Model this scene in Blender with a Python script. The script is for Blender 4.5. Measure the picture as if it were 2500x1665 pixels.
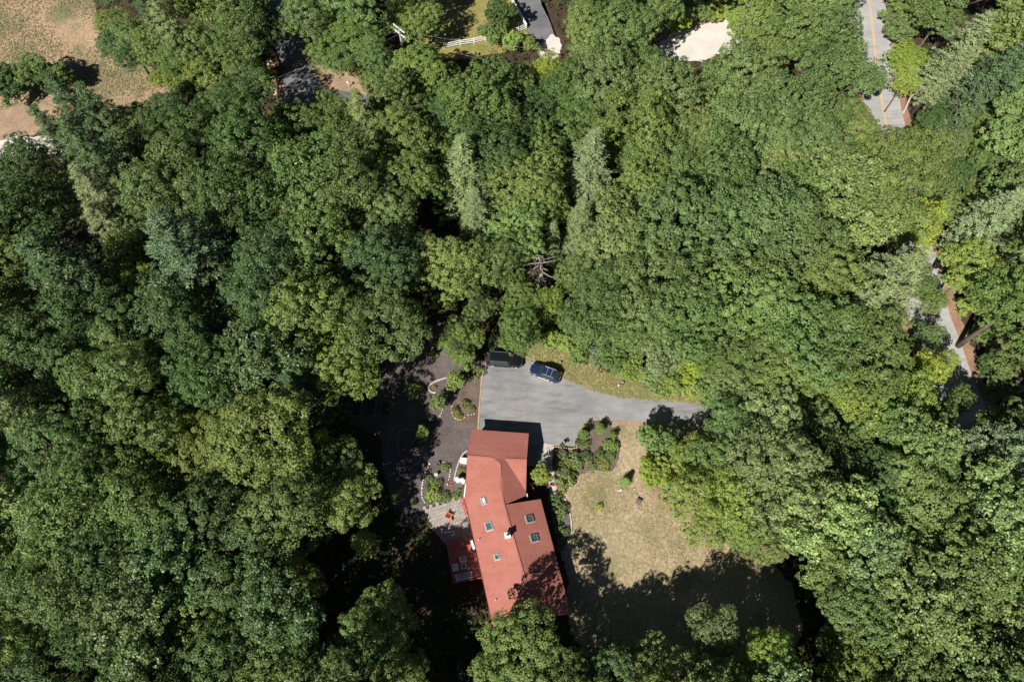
import bpy, bmesh, math, random
import numpy as np
from mathutils import Vector, Matrix

for _o in list(bpy.data.objects):
    bpy.data.objects.remove(_o)
SC = bpy.context.scene
COL = SC.collection
R = math.radians

# ------------------------------------------------------------------ camera, sky, sun, exposure
CAM_H, TILT, LENS = 97.0, 23.0, 24.0
cam_data = bpy.data.cameras.new("camera")
cam_data.lens = LENS
cam_data.sensor_width = 36.0
cam_data.clip_end = 3000.0
cam = bpy.data.objects.new("camera", cam_data)
cam.location = (0.0, 0.0, CAM_H)
cam.rotation_euler = (R(TILT), 0.0, 0.0)
COL.objects.link(cam)
SC.camera = cam

SUN_ELEV, SUN_AZ = 43.0, 217.0          # degrees; azimuth clockwise from north (+Y): the sun stands in the south-south-west
world = bpy.data.worlds.new("World")
SC.world = world
world.use_nodes = True
wn = world.node_tree.nodes
wl = world.node_tree.links
wn.clear()
w_out = wn.new("ShaderNodeOutputWorld")
w_bg = wn.new("ShaderNodeBackground")
w_sky = wn.new("ShaderNodeTexSky")
w_sky.sky_type = 'NISHITA'
w_sky.sun_disc = False
w_sky.sun_elevation = R(SUN_ELEV)
w_sky.sun_rotation = R(SUN_AZ)
w_sky.altitude = 50.0
w_sky.air_density = 0.4
w_sky.dust_density = 0.1
w_sky.ozone_density = 1.0
w_bg.inputs["Strength"].default_value = 0.05
wl.new(w_sky.outputs[0], w_bg.inputs[0])
wl.new(w_bg.outputs[0], w_out.inputs[0])

sun_data = bpy.data.lights.new("sun", 'SUN')
sun_data.energy = 5.0
sun_data.angle = R(0.5)
sun_data.color = (1.0, 0.955, 0.88)
sun = bpy.data.objects.new("sun", sun_data)
_az, _el = R(SUN_AZ), R(SUN_ELEV)
_to_sun = Vector((math.sin(_az) * math.cos(_el), math.cos(_az) * math.cos(_el), math.sin(_el)))
sun.rotation_euler = _to_sun.to_track_quat('Z', 'Y').to_euler()
sun.location = (-60, -80, 150)
COL.objects.link(sun)

SC.view_settings.view_transform = 'Standard'
SC.view_settings.look = 'None'
SC.view_settings.exposure = 0.66
SC.view_settings.gamma = 1.0
SC.view_settings.use_curve_mapping = False
SC.render.engine = 'CYCLES'
SC.cycles.max_bounces = 5
SC.cycles.diffuse_bounces = 3
SC.cycles.glossy_bounces = 2
SC.cycles.transmission_bounces = 4
SC.cycles.transparent_max_bounces = 4
SC.cycles.use_denoising = True

# ------------------------------------------------------------------ survey helpers
_ct, _st = math.cos(R(TILT)), math.sin(R(TILT))
_F = LENS / 36.0 * 2500.0


def G(px, py, z=0.0):
    """Place on the map: where the survey photograph's point (px, py) lies at height z."""
    u, v = (px - 1250.0) / _F, (832.5 - py) / _F
    s = (CAM_H - z) / (_ct - v * _st)
    return Vector((u * s, (v * _ct + _st) * s, z))


def PX(p):
    """Survey pixel of a world point (used only to check plans against the clearings)."""
    d = Vector(p) - Vector((0, 0, CAM_H))
    depth = d.y * _st - d.z * _ct
    return 1250.0 + _F * d.x / depth, 832.5 - _F * (d.y * _ct + d.z * _st) / depth


def SCALE(px, py, z=0.0):
    a, b = G(px - 5, py, z), G(px + 5, py, z)
    return 10.0 / (b - a).length


# ------------------------------------------------------------------ object helpers
def tag(o, label=None, cat=None, group=None, kind=None):
    if label: o['label'] = label
    if cat: o['category'] = cat
    if group: o['group'] = group
    if kind: o['kind'] = kind
    return o


def empty(name, loc=(0, 0, 0), rz=0.0, label=None, cat=None, group=None):
    o = bpy.data.objects.new(name, None)
    o.empty_display_size = 0.3
    o.location = loc
    o.rotation_euler = (0, 0, rz)
    COL.objects.link(o)
    return tag(o, label, cat, group)


def link(name, me, parent=None, loc=(0, 0, 0), rot=(0, 0, 0)):
    o = bpy.data.objects.new(name, me)
    o.location = loc
    o.rotation_euler = rot
    if parent is not None: o.parent = parent
    COL.objects.link(o)
    return o


class MB:
    """Collects simple shapes; build() links them as one mesh object."""
    def __init__(s):
        s.bm = bmesh.new()

    def box(s, c, d, rz=0.0, bev=0.0, M=None):
        r = bmesh.ops.create_cube(s.bm, size=1.0)
        m = Matrix.Translation(Vector(c)) @ Matrix.Rotation(rz, 4, 'Z') @ Matrix.Diagonal((d[0], d[1], d[2], 1.0))
        if M is not None: m = M @ m
        bmesh.ops.transform(s.bm, matrix=m, verts=r['verts'])
        if bev > 0:
            es = list({e for v in r['verts'] for e in v.link_edges})
            bmesh.ops.bevel(s.bm, geom=es, offset=bev, segments=1, affect='EDGES')
        return s

    def bar(s, a, b, w, h=None, n=None):
        """A square or n-sided bar from a to b."""
        a, b = Vector(a), Vector(b)
        h = w if h is None else h
        d = b - a
        q = d.to_track_quat('Z', 'Y').to_matrix().to_4x4()
        if n:
            r = bmesh.ops.create_cone(s.bm, cap_ends=True, segments=n, radius1=w / 2, radius2=h / 2, depth=d.length)
            m = Matrix.Translation((a + b) / 2) @ q
        else:
            r = bmesh.ops.create_cube(s.bm, size=1.0)
            m = Matrix.Translation((a + b) / 2) @ q @ Matrix.Diagonal((w, h, d.length, 1.0))
        bmesh.ops.transform(s.bm, matrix=m, verts=r['verts'])
        return s

    def cyl(s, c, r1, r2, h, n=16, M=None):
        r = bmesh.ops.create_cone(s.bm, cap_ends=True, segments=n, radius1=r1, radius2=r2, depth=h)
        m = Matrix.Translation(Vector(c) + Vector((0, 0, h / 2)))
        if M is not None: m = M @ m
        bmesh.ops.transform(s.bm, matrix=m, verts=r['verts'])
        return s

    def lathe(s, prof, n=16, c=(0, 0, 0)):
        c = Vector(c)
        rings = []
        for r, z in prof:
            rings.append([s.bm.verts.new(c + Vector((r * math.cos(2 * math.pi * k / n), r * math.sin(2 * math.pi * k / n), z))) for k in range(n)])
        for a, b in zip(rings, rings[1:]):
            for k in range(n):
                s.bm.faces.new((a[k], a[(k + 1) % n], b[(k + 1) % n], b[k]))
        s.bm.faces.new(list(reversed(rings[0])))
        s.bm.faces.new(rings[-1])
        return s

    def tube(s, pts, radii, n=6):
        pts = [Vector(p) for p in pts]
        rings = []
        for i, p in enumerate(pts):
            t = (pts[min(i + 1, len(pts) - 1)] - pts[max(i - 1, 0)]).normalized()
            a = t.orthogonal().normalized()
            b = t.cross(a)
            rings.append([s.bm.verts.new(p + radii[i] * (a * math.cos(2 * math.pi * k / n) + b * math.sin(2 * math.pi * k / n))) for k in range(n)])
        # keep neighbouring rings aligned
        for i in range(1, len(rings)):
            best = min(range(n), key=lambda k: (rings[i][k].co - pts[i] - (rings[i - 1][0].co - pts[i - 1])).length)
            rings[i] = rings[i][best:] + rings[i][:best]
        for a, b in zip(rings, rings[1:]):
            for k in range(n):
                s.bm.faces.new((a[k], a[(k + 1) % n], b[(k + 1) % n], b[k]))
        s.bm.faces.new(list(reversed(rings[0])))
        s.bm.faces.new(rings[-1])
        return s

    def rock(s, c, d, rng, rz=None, sub=1):
        r = bmesh.ops.create_icosphere(s.bm, subdivisions=sub, radius=0.5)
        for v in r['verts']:
            v.co *= 1.0 + rng.uniform(-0.16, 0.16)
        rz = rng.uniform(0, 6.28) if rz is None else rz
        m = Matrix.Translation(Vector(c)) @ Matrix.Rotation(rz, 4, 'Z') @ Matrix.Diagonal((d[0], d[1], d[2], 1))
        bmesh.ops.transform(s.bm, matrix=m, verts=r['verts'])
        return s

    def poly(s, pts):
        vs = [s.bm.verts.new(Vector(p)) for p in pts]
        return s.bm.faces.new(vs)

    def slab(s, pts, th):
        """A plate: the polygon pts and the same polygon th lower, closed round the edge."""
        top = [s.bm.verts.new(Vector(p)) for p in pts]
        bot = [s.bm.verts.new(Vector(p) - Vector((0, 0, th))) for p in pts]
        s.bm.faces.new(top)
        s.bm.faces.new(list(reversed(bot)))
        n = len(top)
        for i in range(n):
            s.bm.faces.new((top[i], bot[i], bot[(i + 1) % n], top[(i + 1) % n]))
        return s

    def mesh(s, name, mat, smooth=False):
        bmesh.ops.recalc_face_normals(s.bm, faces=s.bm.faces)
        me = bpy.data.meshes.new(name)
        s.bm.to_mesh(me)
        s.bm.free()
        me.materials.append(mat)
        if smooth:
            me.polygons.foreach_set("use_smooth", [True] * len(me.polygons))
        return me

    def build(s, name, mat, parent=None, loc=(0, 0, 0), rot=(0, 0, 0), smooth=False):
        return link(name, s.mesh(name, mat, smooth), parent, loc, rot)


# ------------------------------------------------------------------ materials
class NT:
    def __init__(s, name):
        s.m = bpy.data.materials.new(name)
        s.m.use_nodes = True
        s.t = s.m.node_tree
        s.t.nodes.clear()
        s.out = s.t.nodes.new("ShaderNodeOutputMaterial")

    def n(s, kind, **kw):
        nd = s.t.nodes.new("ShaderNode" + kind)
        for k, v in kw.items():
            if hasattr(nd, k) and not k[0].isupper(): setattr(nd, k, v)
            else: s.put(nd, k, v)
        return nd

    def put(s, nd, sock, v):
        sk = nd.inputs[sock.replace("_", " ")] if isinstance(sock, str) else nd.inputs[sock]
        if hasattr(v, "is_output"): s.t.links.new(v, sk)
        else: sk.default_value = v

    def noise(s, vec, scale, detail=4.0, rough=0.6):
        nd = s.n("TexNoise")
        s.put(nd, "Vector", vec)
        nd.inputs["Scale"].default_value = scale
        nd.inputs["Detail"].default_value = detail
        nd.inputs["Roughness"].default_value = rough
        return nd.outputs[0]

    def ramp(s, fac, stops, interp='LINEAR'):
        nd = s.n("ValToRGB")
        cr = nd.color_ramp
        cr.interpolation = interp
        while len(cr.elements) < len(stops): cr.elements.new(0.5)
        for e, (p, c) in zip(cr.elements, stops):
            e.position = p
            e.color = (c[0], c[1], c[2], 1) if not isinstance(c, float) else (c, c, c, 1)
        s.put(nd, "Fac", fac)
        return nd.outputs[0]

    def mix(s, fac, a, b, mode='MIX'):
        nd = s.n("Mix", data_type='RGBA', blend_type=mode)
        for i, v in ((0, fac), (6, a), (7, b)):
            if hasattr(v, "is_output"): s.t.links.new(v, nd.inputs[i])
            elif i == 0: nd.inputs[0].default_value = v
            else: nd.inputs[i].default_value = (v[0], v[1], v[2], 1)
        return nd.outputs[2]

    def bump(s, h, strength=0.5, dist=0.02):
        nd = s.n("Bump")
        nd.inputs["Strength"].default_value = strength
        nd.inputs["Distance"].default_value = dist
        s.put(nd, "Height", h)
        return nd.outputs[0]

    def finish(s, col, rough=0.9, normal=None, metal=0.0, spec=0.3):
        b = s.n("BsdfPrincipled")
        if hasattr(col, "is_output"): s.t.links.new(col, b.inputs["Base Color"])
        else: b.inputs["Base Color"].default_value = (col[0], col[1], col[2], 1)
        s.put(b, "Roughness", rough)
        b.inputs["Metallic"].default_value = metal
        b.inputs["Specular IOR Level"].default_value = spec
        if normal is not None: s.t.links.new(normal, b.inputs["Normal"])
        s.t.links.new(b.outputs[0], s.out.inputs[0])
        return s.m

    def obj(s):
        return s.n("TexCoord").outputs["Object"]


def simple(name, col, rough=0.6, metal=0.0, spec=0.4, vary=0.12, scale=6.0):
    m = NT(name)
    v = m.obj()
    f = m.noise(v, scale, 4)
    d = tuple(max(0.0, c * (1 - vary)) for c in col)
    u = tuple(c * (1 + vary) for c in col)
    c = m.ramp(f, [(0.3, d), (0.7, u)])
    return m.finish(c, rough, m.bump(m.noise(v, scale * 8, 3), 0.15, 0.01), metal, spec)


def ground_mat(name, stops, big=0.12, fine=6.0, grit=0.5, bumps=0.05, blotch=None):
    """Ground cover: broad patches from stops, finer mottling, grain."""
    m = NT(name)
    v = m.obj()
    a = m.noise(v, big, 6, 0.62)
    b = m.noise(v, fine, 5, 0.7)
    c = m.ramp(a, stops)
    k = m.ramp(b, [(0.28, 1.0 - grit), (0.5, 0.95), (0.75, 1.0 + grit)])
    c = m.mix(1.0, c, k, 'MULTIPLY')
    if blotch:
        col, sc, lo, hi = blotch
        f = m.ramp(m.noise(v, sc, 5, 0.65), [(lo, 0.0), (hi, 1.0)])
        c = m.mix(f, c, col)
    return m.finish(c, 0.95, m.bump(b, 0.6, bumps), 0, 0.15)


M = {}
M['floor'] = ground_mat("forest_floor", [(0.3, (0.035, 0.026, 0.018)), (0.55, (0.075, 0.05, 0.032)), (0.75, (0.05, 0.05, 0.022))], 0.2, 3.0, 0.6)
M['lawn'] = ground_mat("dry_lawn", [(0.33, (0.19, 0.18, 0.09)), (0.45, (0.295, 0.24, 0.142)), (0.62, (0.365, 0.29, 0.188)), (0.75, (0.34, 0.255, 0.172))], 0.2, 2.4, 0.46, 0.05, ((0.40, 0.325, 0.225), 0.45, 0.55, 0.68))
M['verge'] = ground_mat("rough_verge", [(0.3, (0.16, 0.19, 0.07)), (0.5, (0.25, 0.235, 0.10)), (0.7, (0.35, 0.275, 0.165))], 0.3, 2.4, 0.4)
M['lawn_green'] = ground_mat("green_lawn", [(0.3, (0.16, 0.17, 0.05)), (0.5, (0.25, 0.22, 0.075)), (0.7, (0.33, 0.24, 0.11))], 0.25, 3.0, 0.25)
M['field'] = ground_mat("dry_field", [(0.36, (0.14, 0.15, 0.07)), (0.46, (0.22, 0.19, 0.105)), (0.56, (0.37, 0.255, 0.165)), (0.72, (0.43, 0.285, 0.195))], 0.1, 2.2, 0.5)
M['dirt'] = ground_mat("bare_dirt", [(0.3, (0.25, 0.175, 0.115)), (0.6, (0.36, 0.255, 0.17)), (0.8, (0.43, 0.32, 0.225))], 0.4, 3.5, 0.35)
M['needles'] = ground_mat("rusty_needles", [(0.3, (0.22, 0.135, 0.085)), (0.6, (0.31, 0.185, 0.12)), (0.8, (0.31, 0.225, 0.155))], 0.5, 4.0, 0.4)
M['mulch'] = ground_mat("bark_mulch", [(0.3, (0.09, 0.074, 0.073)), (0.55, (0.128, 0.106, 0.104)), (0.75, (0.165, 0.135, 0.128))], 0.35, 5.0, 0.4, 0.06, ((0.20, 0.15, 0.12), 3.2, 0.64, 0.72))
M['mulch_light'] = ground_mat("dry_mulch", [(0.3, (0.10, 0.075, 0.06)), (0.6, (0.16, 0.12, 0.095)), (0.8, (0.2, 0.155, 0.12))], 0.5, 5.0, 0.4)
M['gravel'] = ground_mat("pale_gravel", [(0.3, (0.52, 0.47, 0.42)), (0.6, (0.62, 0.575, 0.53)), (0.8, (0.66, 0.62, 0.59))], 0.35, 5.0, 0.12)
M['concrete'] = ground_mat("concrete", [(0.3, (0.40, 0.37, 0.34)), (0.7, (0.50, 0.46, 0.43))], 0.6, 7.0, 0.15)


def asphalt_mat(name, lo, hi, wear):
    m = NT(name)
    v = m.obj()
    st = m.n("Mapping")
    m.t.links.new(v, st.inputs["Vector"])
    st.inputs["Scale"].default_value = (0.35, 1.6, 1.0)
    st.inputs["Rotation"].default_value = (0, 0, R(-6))
    a = m.noise(v, 0.16, 6, 0.6)
    s_ = m.noise(st.outputs[0], 0.8, 5, 0.65)
    c = m.ramp(a, [(0.32, lo), (0.68, hi)])
    c = m.mix(1.0, c, m.ramp(s_, [(0.3, 1.0 - wear), (0.55, 1.0), (0.75, 1.0 + wear * 0.5)]), 'MULTIPLY')
    sp = m.noise(st.outputs[0], 0.35, 6, 0.7)
    c = m.mix(1.0, c, m.ramp(sp, [(0.37, 0.72), (0.46, 1.0)]), 'MULTIPLY')
    f = m.noise(v, 9.0, 4, 0.7)
    c = m.mix(1.0, c, m.ramp(f, [(0.3, 0.88), (0.7, 1.1)]), 'MULTIPLY')
    # hairline cracks
    vo = m.n("TexVoronoi", feature='DISTANCE_TO_EDGE')
    wv = m.mix(0.35, v, m.n("TexNoise").outputs["Color"])
    m.t.links.new(wv, vo.inputs["Vector"])
    vo.inputs["Scale"].default_value = 0.3
    cr = m.ramp(vo.outputs[0], [(0.0, 0.55), (0.012, 1.0)])
    c = m.mix(0.3, c, m.mix(1.0, c, cr, 'MULTIPLY'))
    return m.finish(c, 0.9, m.bump(f, 0.3, 0.01), 0, 0.25)


M['asphalt'] = asphalt_mat("worn_asphalt", (0.185, 0.185, 0.19), (0.30, 0.296, 0.292), 0.22)
M['asphalt_dark'] = asphalt_mat("newer_asphalt", (0.115, 0.115, 0.125), (0.19, 0.187, 0.192), 0.14)
M['asphalt_road'] = asphalt_mat("road_asphalt", (0.31, 0.302, 0.295), (0.40, 0.388, 0.376), 0.08)
M['yellow'] = simple("yellow_paint", (0.58, 0.38, 0.17), 0.8, vary=0.2, scale=2)
M['white'] = simple("white_paint", (0.78, 0.77, 0.75), 0.55, vary=0.04)
M['offwhite'] = simple("weathered_white", (0.62, 0.60, 0.56), 0.6, vary=0.1)
M['stone_white'] = simple("pale_stone", (0.50, 0.46, 0.42), 0.85, vary=0.25, scale=3)
M['stone_tan'] = simple("tan_stone", (0.46, 0.33, 0.20), 0.9, vary=0.35, scale=1.7)
M['stone_grey'] = simple("grey_stone", (0.26, 0.24, 0.22), 0.9, vary=0.25, scale=3)
M['red_wood'] = simple("red_stained_wood", (0.42, 0.085, 0.06), 0.6, vary=0.2, scale=2)
M['red_deck'] = simple("red_deck_boards", (0.50, 0.135, 0.10), 0.65, vary=0.2, scale=1.5)
M['orange_wood'] = simple("orange_red_wood", (0.55, 0.16, 0.09), 0.55, vary=0.1)
M['siding'] = simple("barn_red_siding", (0.20, 0.045, 0.035), 0.7, vary=0.15)
M['brick'] = simple("red_brick", (0.36, 0.10, 0.07), 0.85, vary=0.25, scale=5)
M['grey_wood'] = simple("weathered_wood", (0.34, 0.31, 0.28), 0.85, vary=0.25, scale=3)
M['dark_wood'] = simple("dark_wood", (0.09, 0.06, 0.045), 0.85, vary=0.25)
M['bark'] = simple("bark", (0.12, 0.095, 0.075), 0.95, vary=0.35, scale=1.5)
M['bark_pale'] = simple("pale_bark", (0.40, 0.37, 0.33), 0.9, vary=0.25, scale=1.5)
M['deadwood'] = simple("bleached_deadwood", (0.40, 0.355, 0.315), 0.9, vary=0.2, scale=2)
M['pole'] = simple("weathered_pole", (0.42, 0.39, 0.36), 0.85, vary=0.15)
M['wire'] = simple("aluminium_wire", (0.3, 0.3, 0.29), 0.5, 0.3)
M['rubber'] = simple("black_rubber", (0.02, 0.02, 0.02), 0.8)
M['alloy'] = simple("silver_alloy", (0.72, 0.72, 0.73), 0.3, 0.7, 0.5, 0.03)
M['chrome'] = simple("bright_metal", (0.70, 0.71, 0.72), 0.3, 0.85, 0.5, 0.03)
M['galv'] = simple("galvanised_metal", (0.5, 0.52, 0.54), 0.35, 0.8, 0.5, 0.06)
M['green_plastic'] = simple("green_plastic", (0.08, 0.16, 0.10), 0.6)
M['black_plastic'] = simple("black_plastic", (0.025, 0.025, 0.027), 0.5)
M['cushion'] = simple("grey_blue_cushion", (0.36, 0.40, 0.45), 0.9, vary=0.12)
M['cushion_white'] = simple("pale_cushion", (0.60, 0.58, 0.56), 0.9, vary=0.1)
M['bed_board'] = simple("shaded_board", (0.2, 0.18, 0.155), 0.85, vary=0.25, scale=3)
M['soil'] = simple("dark_soil", (0.05, 0.036, 0.028), 0.95, vary=0.4, scale=4)
M['terracotta'] = simple("terracotta", (0.42, 0.20, 0.12), 0.85)
M['grey_metal'] = simple("grey_brown_metal", (0.20, 0.16, 0.155), 0.6, 0.2)


def paint_mat(name, col, flake=0.05):
    m = NT(name)
    b = m.n("BsdfPrincipled")
    b.inputs["Base Color"].default_value = (*col, 1)
    b.inputs["Metallic"].default_value = 0.1
    b.inputs["Roughness"].default_value = 0.42
    b.inputs["Coat Weight"].default_value = 0.6
    b.inputs["Coat Roughness"].default_value = 0.12
    n = m.noise(m.obj(), 2.5, 4)
    m.t.links.new(m.ramp(n, [(0.3, 0.24), (0.7, 0.34)]), b.inputs["Roughness"])
    m.t.links.new(b.outputs[0], m.out.inputs[0])
    return m.m


M['blue_paint'] = paint_mat("blue_car_paint", (0.013, 0.026, 0.078))
M['black_paint'] = paint_mat("black_car_paint", (0.008, 0.009, 0.013))


def glass_mat(name, col, rough=0.08):
    m = NT(name)
    b = m.n("BsdfPrincipled")
    b.inputs["Base Color"].default_value = (*col, 1)
    b.inputs["Roughness"].default_value = rough
    b.inputs["Specular IOR Level"].default_value = 0.6
    m.t.links.new(b.outputs[0], m.out.inputs[0])
    return m.m


M['car_glass'] = glass_mat("tinted_car_glass", (0.03, 0.042, 0.045))
M['sky_glass'] = glass_mat("skylight_glass", (0.055, 0.10, 0.10), 0.12)
M['blind_glass'] = glass_mat("skylight_glass_over_white_blind", (0.52, 0.62, 0.60), 0.2)
M['window_glass'] = glass_mat("window_glass", (0.04, 0.05, 0.06))
M['lamp_glass'] = glass_mat("headlamp_glass", (0.32, 0.33, 0.34), 0.15)
M['dark_lamp'] = glass_mat("smoked_headlamp_glass", (0.10, 0.105, 0.11), 0.15)
M['tail_red'] = glass_mat("red_lens", (0.45, 0.02, 0.02), 0.2)


def roof_mat():
    m = NT("red_asphalt_shingles")
    v = m.obj()
    a = m.noise(v, 0.35, 6, 0.65)
    c = m.ramp(a, [(0.3, (0.305, 0.110, 0.085)), (0.5, (0.345, 0.130, 0.102)), (0.72, (0.37, 0.15, 0.12))])
    mp = m.n("Mapping")
    m.t.links.new(v, mp.inputs["Vector"])
    mp.inputs["Rotation"].default_value = (0, 0, R(15))
    mp.inputs["Scale"].default_value = (0.3, 2.4, 1)
    s_ = m.noise(mp.outputs[0], 1.0, 4, 0.6)
    c = m.mix(1.0, c, m.ramp(s_, [(0.3, 0.93), (0.7, 1.05)]), 'MULTIPLY')
    b = m.noise(v, 4.0, 6, 0.8)
    c = m.mix(1.0, c, m.ramp(b, [(0.3, 0.84), (0.7, 1.14)]), 'MULTIPLY')
    return m.finish(c, 0.9, m.bump(b, 0.25, 0.01), 0, 0.2)


M['roof'] = roof_mat()


def paver_mat():
    m = NT("patio_pavers_grain")
    v = m.obj()
    a = m.noise(v, 1.3, 5, 0.65)
    c = m.ramp(a, [(0.3, (0.24, 0.215, 0.19)), (0.5, (0.33, 0.295, 0.265)), (0.72, (0.40, 0.36, 0.325))])
    return m.finish(c, 0.92, m.bump(m.noise(v, 7, 4), 0.3, 0.01), 0, 0.2)


M['paver'] = paver_mat()


def leaf_mat(name, gloss=0.016, trans=0.4, spread=0.2):
    """Leaf colour comes from each plant (its object colour); single leaves vary a little in tone, with shade painted into inner ones."""
    m = NT(name)
    oi = m.n("ObjectInfo")
    at = m.n("Attribute", attribute_name="vary")
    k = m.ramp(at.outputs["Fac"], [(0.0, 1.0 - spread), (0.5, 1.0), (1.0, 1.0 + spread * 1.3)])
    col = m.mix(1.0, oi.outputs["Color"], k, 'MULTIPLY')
    d = m.n("BsdfDiffuse")
    m.t.links.new(col, d.inputs["Color"])
    t = m.n("BsdfTranslucent")
    warm = m.mix(1.0, col, (1.12, 1.18, 0.7), 'MULTIPLY')
    m.t.links.new(warm, t.inputs["Color"])
    mx = m.n("MixShader")
    mx.inputs[0].default_value = trans
    m.t.links.new(d.outputs[0], mx.inputs[1])
    m.t.links.new(t.outputs[0], mx.inputs[2])
    g = m.n("BsdfGlossy")
    g.inputs["Roughness"].default_value = 0.45
    g.inputs["Color"].default_value = (0.8, 0.85, 0.8, 1)
    m2 = m.n("MixShader")
    m2.inputs[0].default_value = gloss
    m.t.links.new(mx.outputs[0], m2.inputs[1])
    m.t.links.new(g.outputs[0], m2.inputs[2])
    m.t.links.new(m2.outputs[0], m.out.inputs[0])
    return m.m


M['leaf'] = leaf_mat("leaves")
M['leaf_shiny'] = leaf_mat("shiny_leaves", 0.03, 0.3, 0.36)
M['needle'] = leaf_mat("needles", 0.015, 0.2, 0.25)

# ------------------------------------------------------------------ ground, roads, paths
rng0 = random.Random(7)


def wavy(pts, step=0.5, amp=0.1, seed=1, closed=True):
    """Points along the outline, about `step` apart and pushed sideways by up to `amp`."""
    r = random.Random(seed)
    out = []
    n = len(pts)
    ph = [r.uniform(0, 6.28) for _ in range(3)]
    s = 0.0
    for i in range(n if closed else n - 1):
        a, b = Vector(pts[i][:2]), Vector(pts[(i + 1) % n][:2])
        L = (b - a).length
        k = max(1, int(L / step))
        nrm = Vector((-(b - a).y, (b - a).x)).normalized() if L > 1e-6 else Vector((0, 0))
        for j in range(k):
            f = (math.sin(s * 1.1 + ph[0]) + 0.7 * math.sin(s * 2.7 + ph[1]) + 0.5 * math.sin(s * 6.1 + ph[2])) / 2.2
            p = a.lerp(b, j / k) + nrm * (amp * (0.7 * f + 0.5 * r.uniform(-1, 1)))
            out.append((p.x, p.y))
            s += L / k
    return out


def smooth_line(pts, n=6):
    """Catmull-Rom through points (any dimension)."""
    P = [Vector(p) for p in pts]
    out = []
    for i in range(len(P) - 1):
        p0, p1, p2, p3 = P[max(i - 1, 0)], P[i], P[i + 1], P[min(i + 2, len(P) - 1)]
        for k in range(n):
            t = k / n
            out.append(0.5 * ((2 * p1) + (p2 - p0) * t + (2 * p0 - 5 * p1 + 4 * p2 - p3) * t * t + (3 * p1 - p0 - 3 * p2 + p3) * t ** 3))
    out.append(P[-1])
    return out


def world_poly(px):
    return [tuple(G(x, y))[:2] for x, y in px]


def sheet(name, px, layer, mat, amp=0.12, step=0.5, seed=1, kind='structure'):
    pts = wavy(world_poly(px), step, amp, seed) if amp > 0 else world_poly(px)
    z = 0.004 * layer
    bm = bmesh.new()
    vs = [bm.verts.new((x, y, z)) for x, y in pts]
    f = bm.faces.new(vs)
    bmesh.ops.triangulate(bm, faces=[f], ngon_method='EAR_CLIP')
    bmesh.ops.recalc_face_normals(bm, faces=bm.faces)
    if sum(f.normal.z for f in bm.faces) < 0:
        bmesh.ops.reverse_faces(bm, faces=bm.faces)
    me = bpy.data.meshes.new(name)
    bm.to_mesh(me)
    bm.free()
    me.materials.append(mat)
    o = link(name, me)
    tag(o, kind=kind)
    return o


def strip(name, line, off0, off1, layer, mat, kind='structure', amp=0.0, seed=3):
    """A band along a world line between two sideways offsets (right of travel positive)."""
    rr = random.Random(seed)
    L = [Vector((p[0], p[1])) for p in line]
    bm = bmesh.new()
    prev = None
    for i, p in enumerate(L):
        t = (L[min(i + 1, len(L) - 1)] - L[max(i - 1, 0)]).normalized()
        nrm = Vector((t.y, -t.x))
        a = p + nrm * (off0 + rr.uniform(-amp, amp))
        b = p + nrm * (off1 + rr.uniform(-amp, amp))
        cur = (bm.verts.new((a.x, a.y, layer * 0.004)), bm.verts.new((b.x, b.y, layer * 0.004)))
        if prev:
            bm.faces.new((prev[0], prev[1], cur[1], cur[0]))
        prev = cur
    bmesh.ops.recalc_face_normals(bm, faces=bm.faces)
    if sum(f.normal.z for f in bm.faces) < 0:
        bmesh.ops.reverse_faces(bm, faces=bm.faces)
    me = bpy.data.meshes.new(name)
    bm.to_mesh(me)
    bm.free()
    me.materials.append(mat)
    o = link(name, me)
    tag(o, kind=kind)
    return o


g = MB()
g.poly([(-900, -700, 0), (900, -700, 0), (900, 1100, 0), (-900, 1100, 0)])
tag(g.build("ground", M['floor']), kind='structure')

P_FIELD = [(-120, -60), (215, -60), (240, 40), (258, 95), (312, 150), (395, 168), (425, 215), (405, 252), (300, 265), (200, 275), (90, 300), (30, 345), (-120, 420)]
P_DRIVE_NW = [(625, -60), (692, -60), (712, 40), (735, 115), (752, 152), (772, 188), (796, 218), (880, 228), (905, 240), (905, 268), (800, 278), (668, 264), (692, 212), (684, 150), (660, 60)]
P_BANK_NW = [(715, 90), (748, 105), (800, 130), (850, 158), (900, 180), (915, 235), (870, 250), (790, 240), (740, 170)]
P_LAWN_N = [(1000, -60), (1262, -60), (1278, 55), (1292, 90), (1250, 125), (1100, 150), (1040, 135)]
P_DRIVE_N = [(1246, -40), (1262, 18), (1279, 55), (1290, 82), (1301, 108), (1318, 140), (1340, 150), (1362, 138), (1368, 112), (1352, 82), (1341, 50), (1322, 12), (1312, -40)]
P_APRON_N = [(1312, 119), (1330, 100), (1347, 84), (1367, 98), (1372, 122), (1352, 150), (1325, 142)]
P_GRAVEL_NE = [(1595, 112), (1627, 96), (1650, 83), (1697, 65), (1770, 47), (1850, 36), (1850, 75), (1790, 120), (1720, 150), (1640, 150), (1590, 140)]
P_BANK_NE = [(1612, 100), (1640, 20), (1690, 30), (1720, 34), (1775, 16), (1850, 8), (1850, 50), (1770, 52), (1697, 70), (1650, 88), (1627, 101)]
P_PARKING = [(1176, 892), (1230, 868), (1275, 874), (1310, 886), (1345, 905), (1385, 928), (1425, 946), (1470, 961), (1520, 970), (1580, 976), (1640, 980), (1700, 984), (1760, 988), (1900, 990), (2100, 985), (2330, 990), (2357, 1060), (2100, 1050), (1900, 1050), (1750, 1045), (1690, 1040), (1620, 1034), (1550, 1028), (1490, 1023), (1462, 1022), (1440, 1026), (1422, 1038), (1412, 1055), (1409, 1090), (1350, 1087), (1330, 1100), (1320, 1140), (1150, 1125), (1166, 1050), (1170, 980)]
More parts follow.
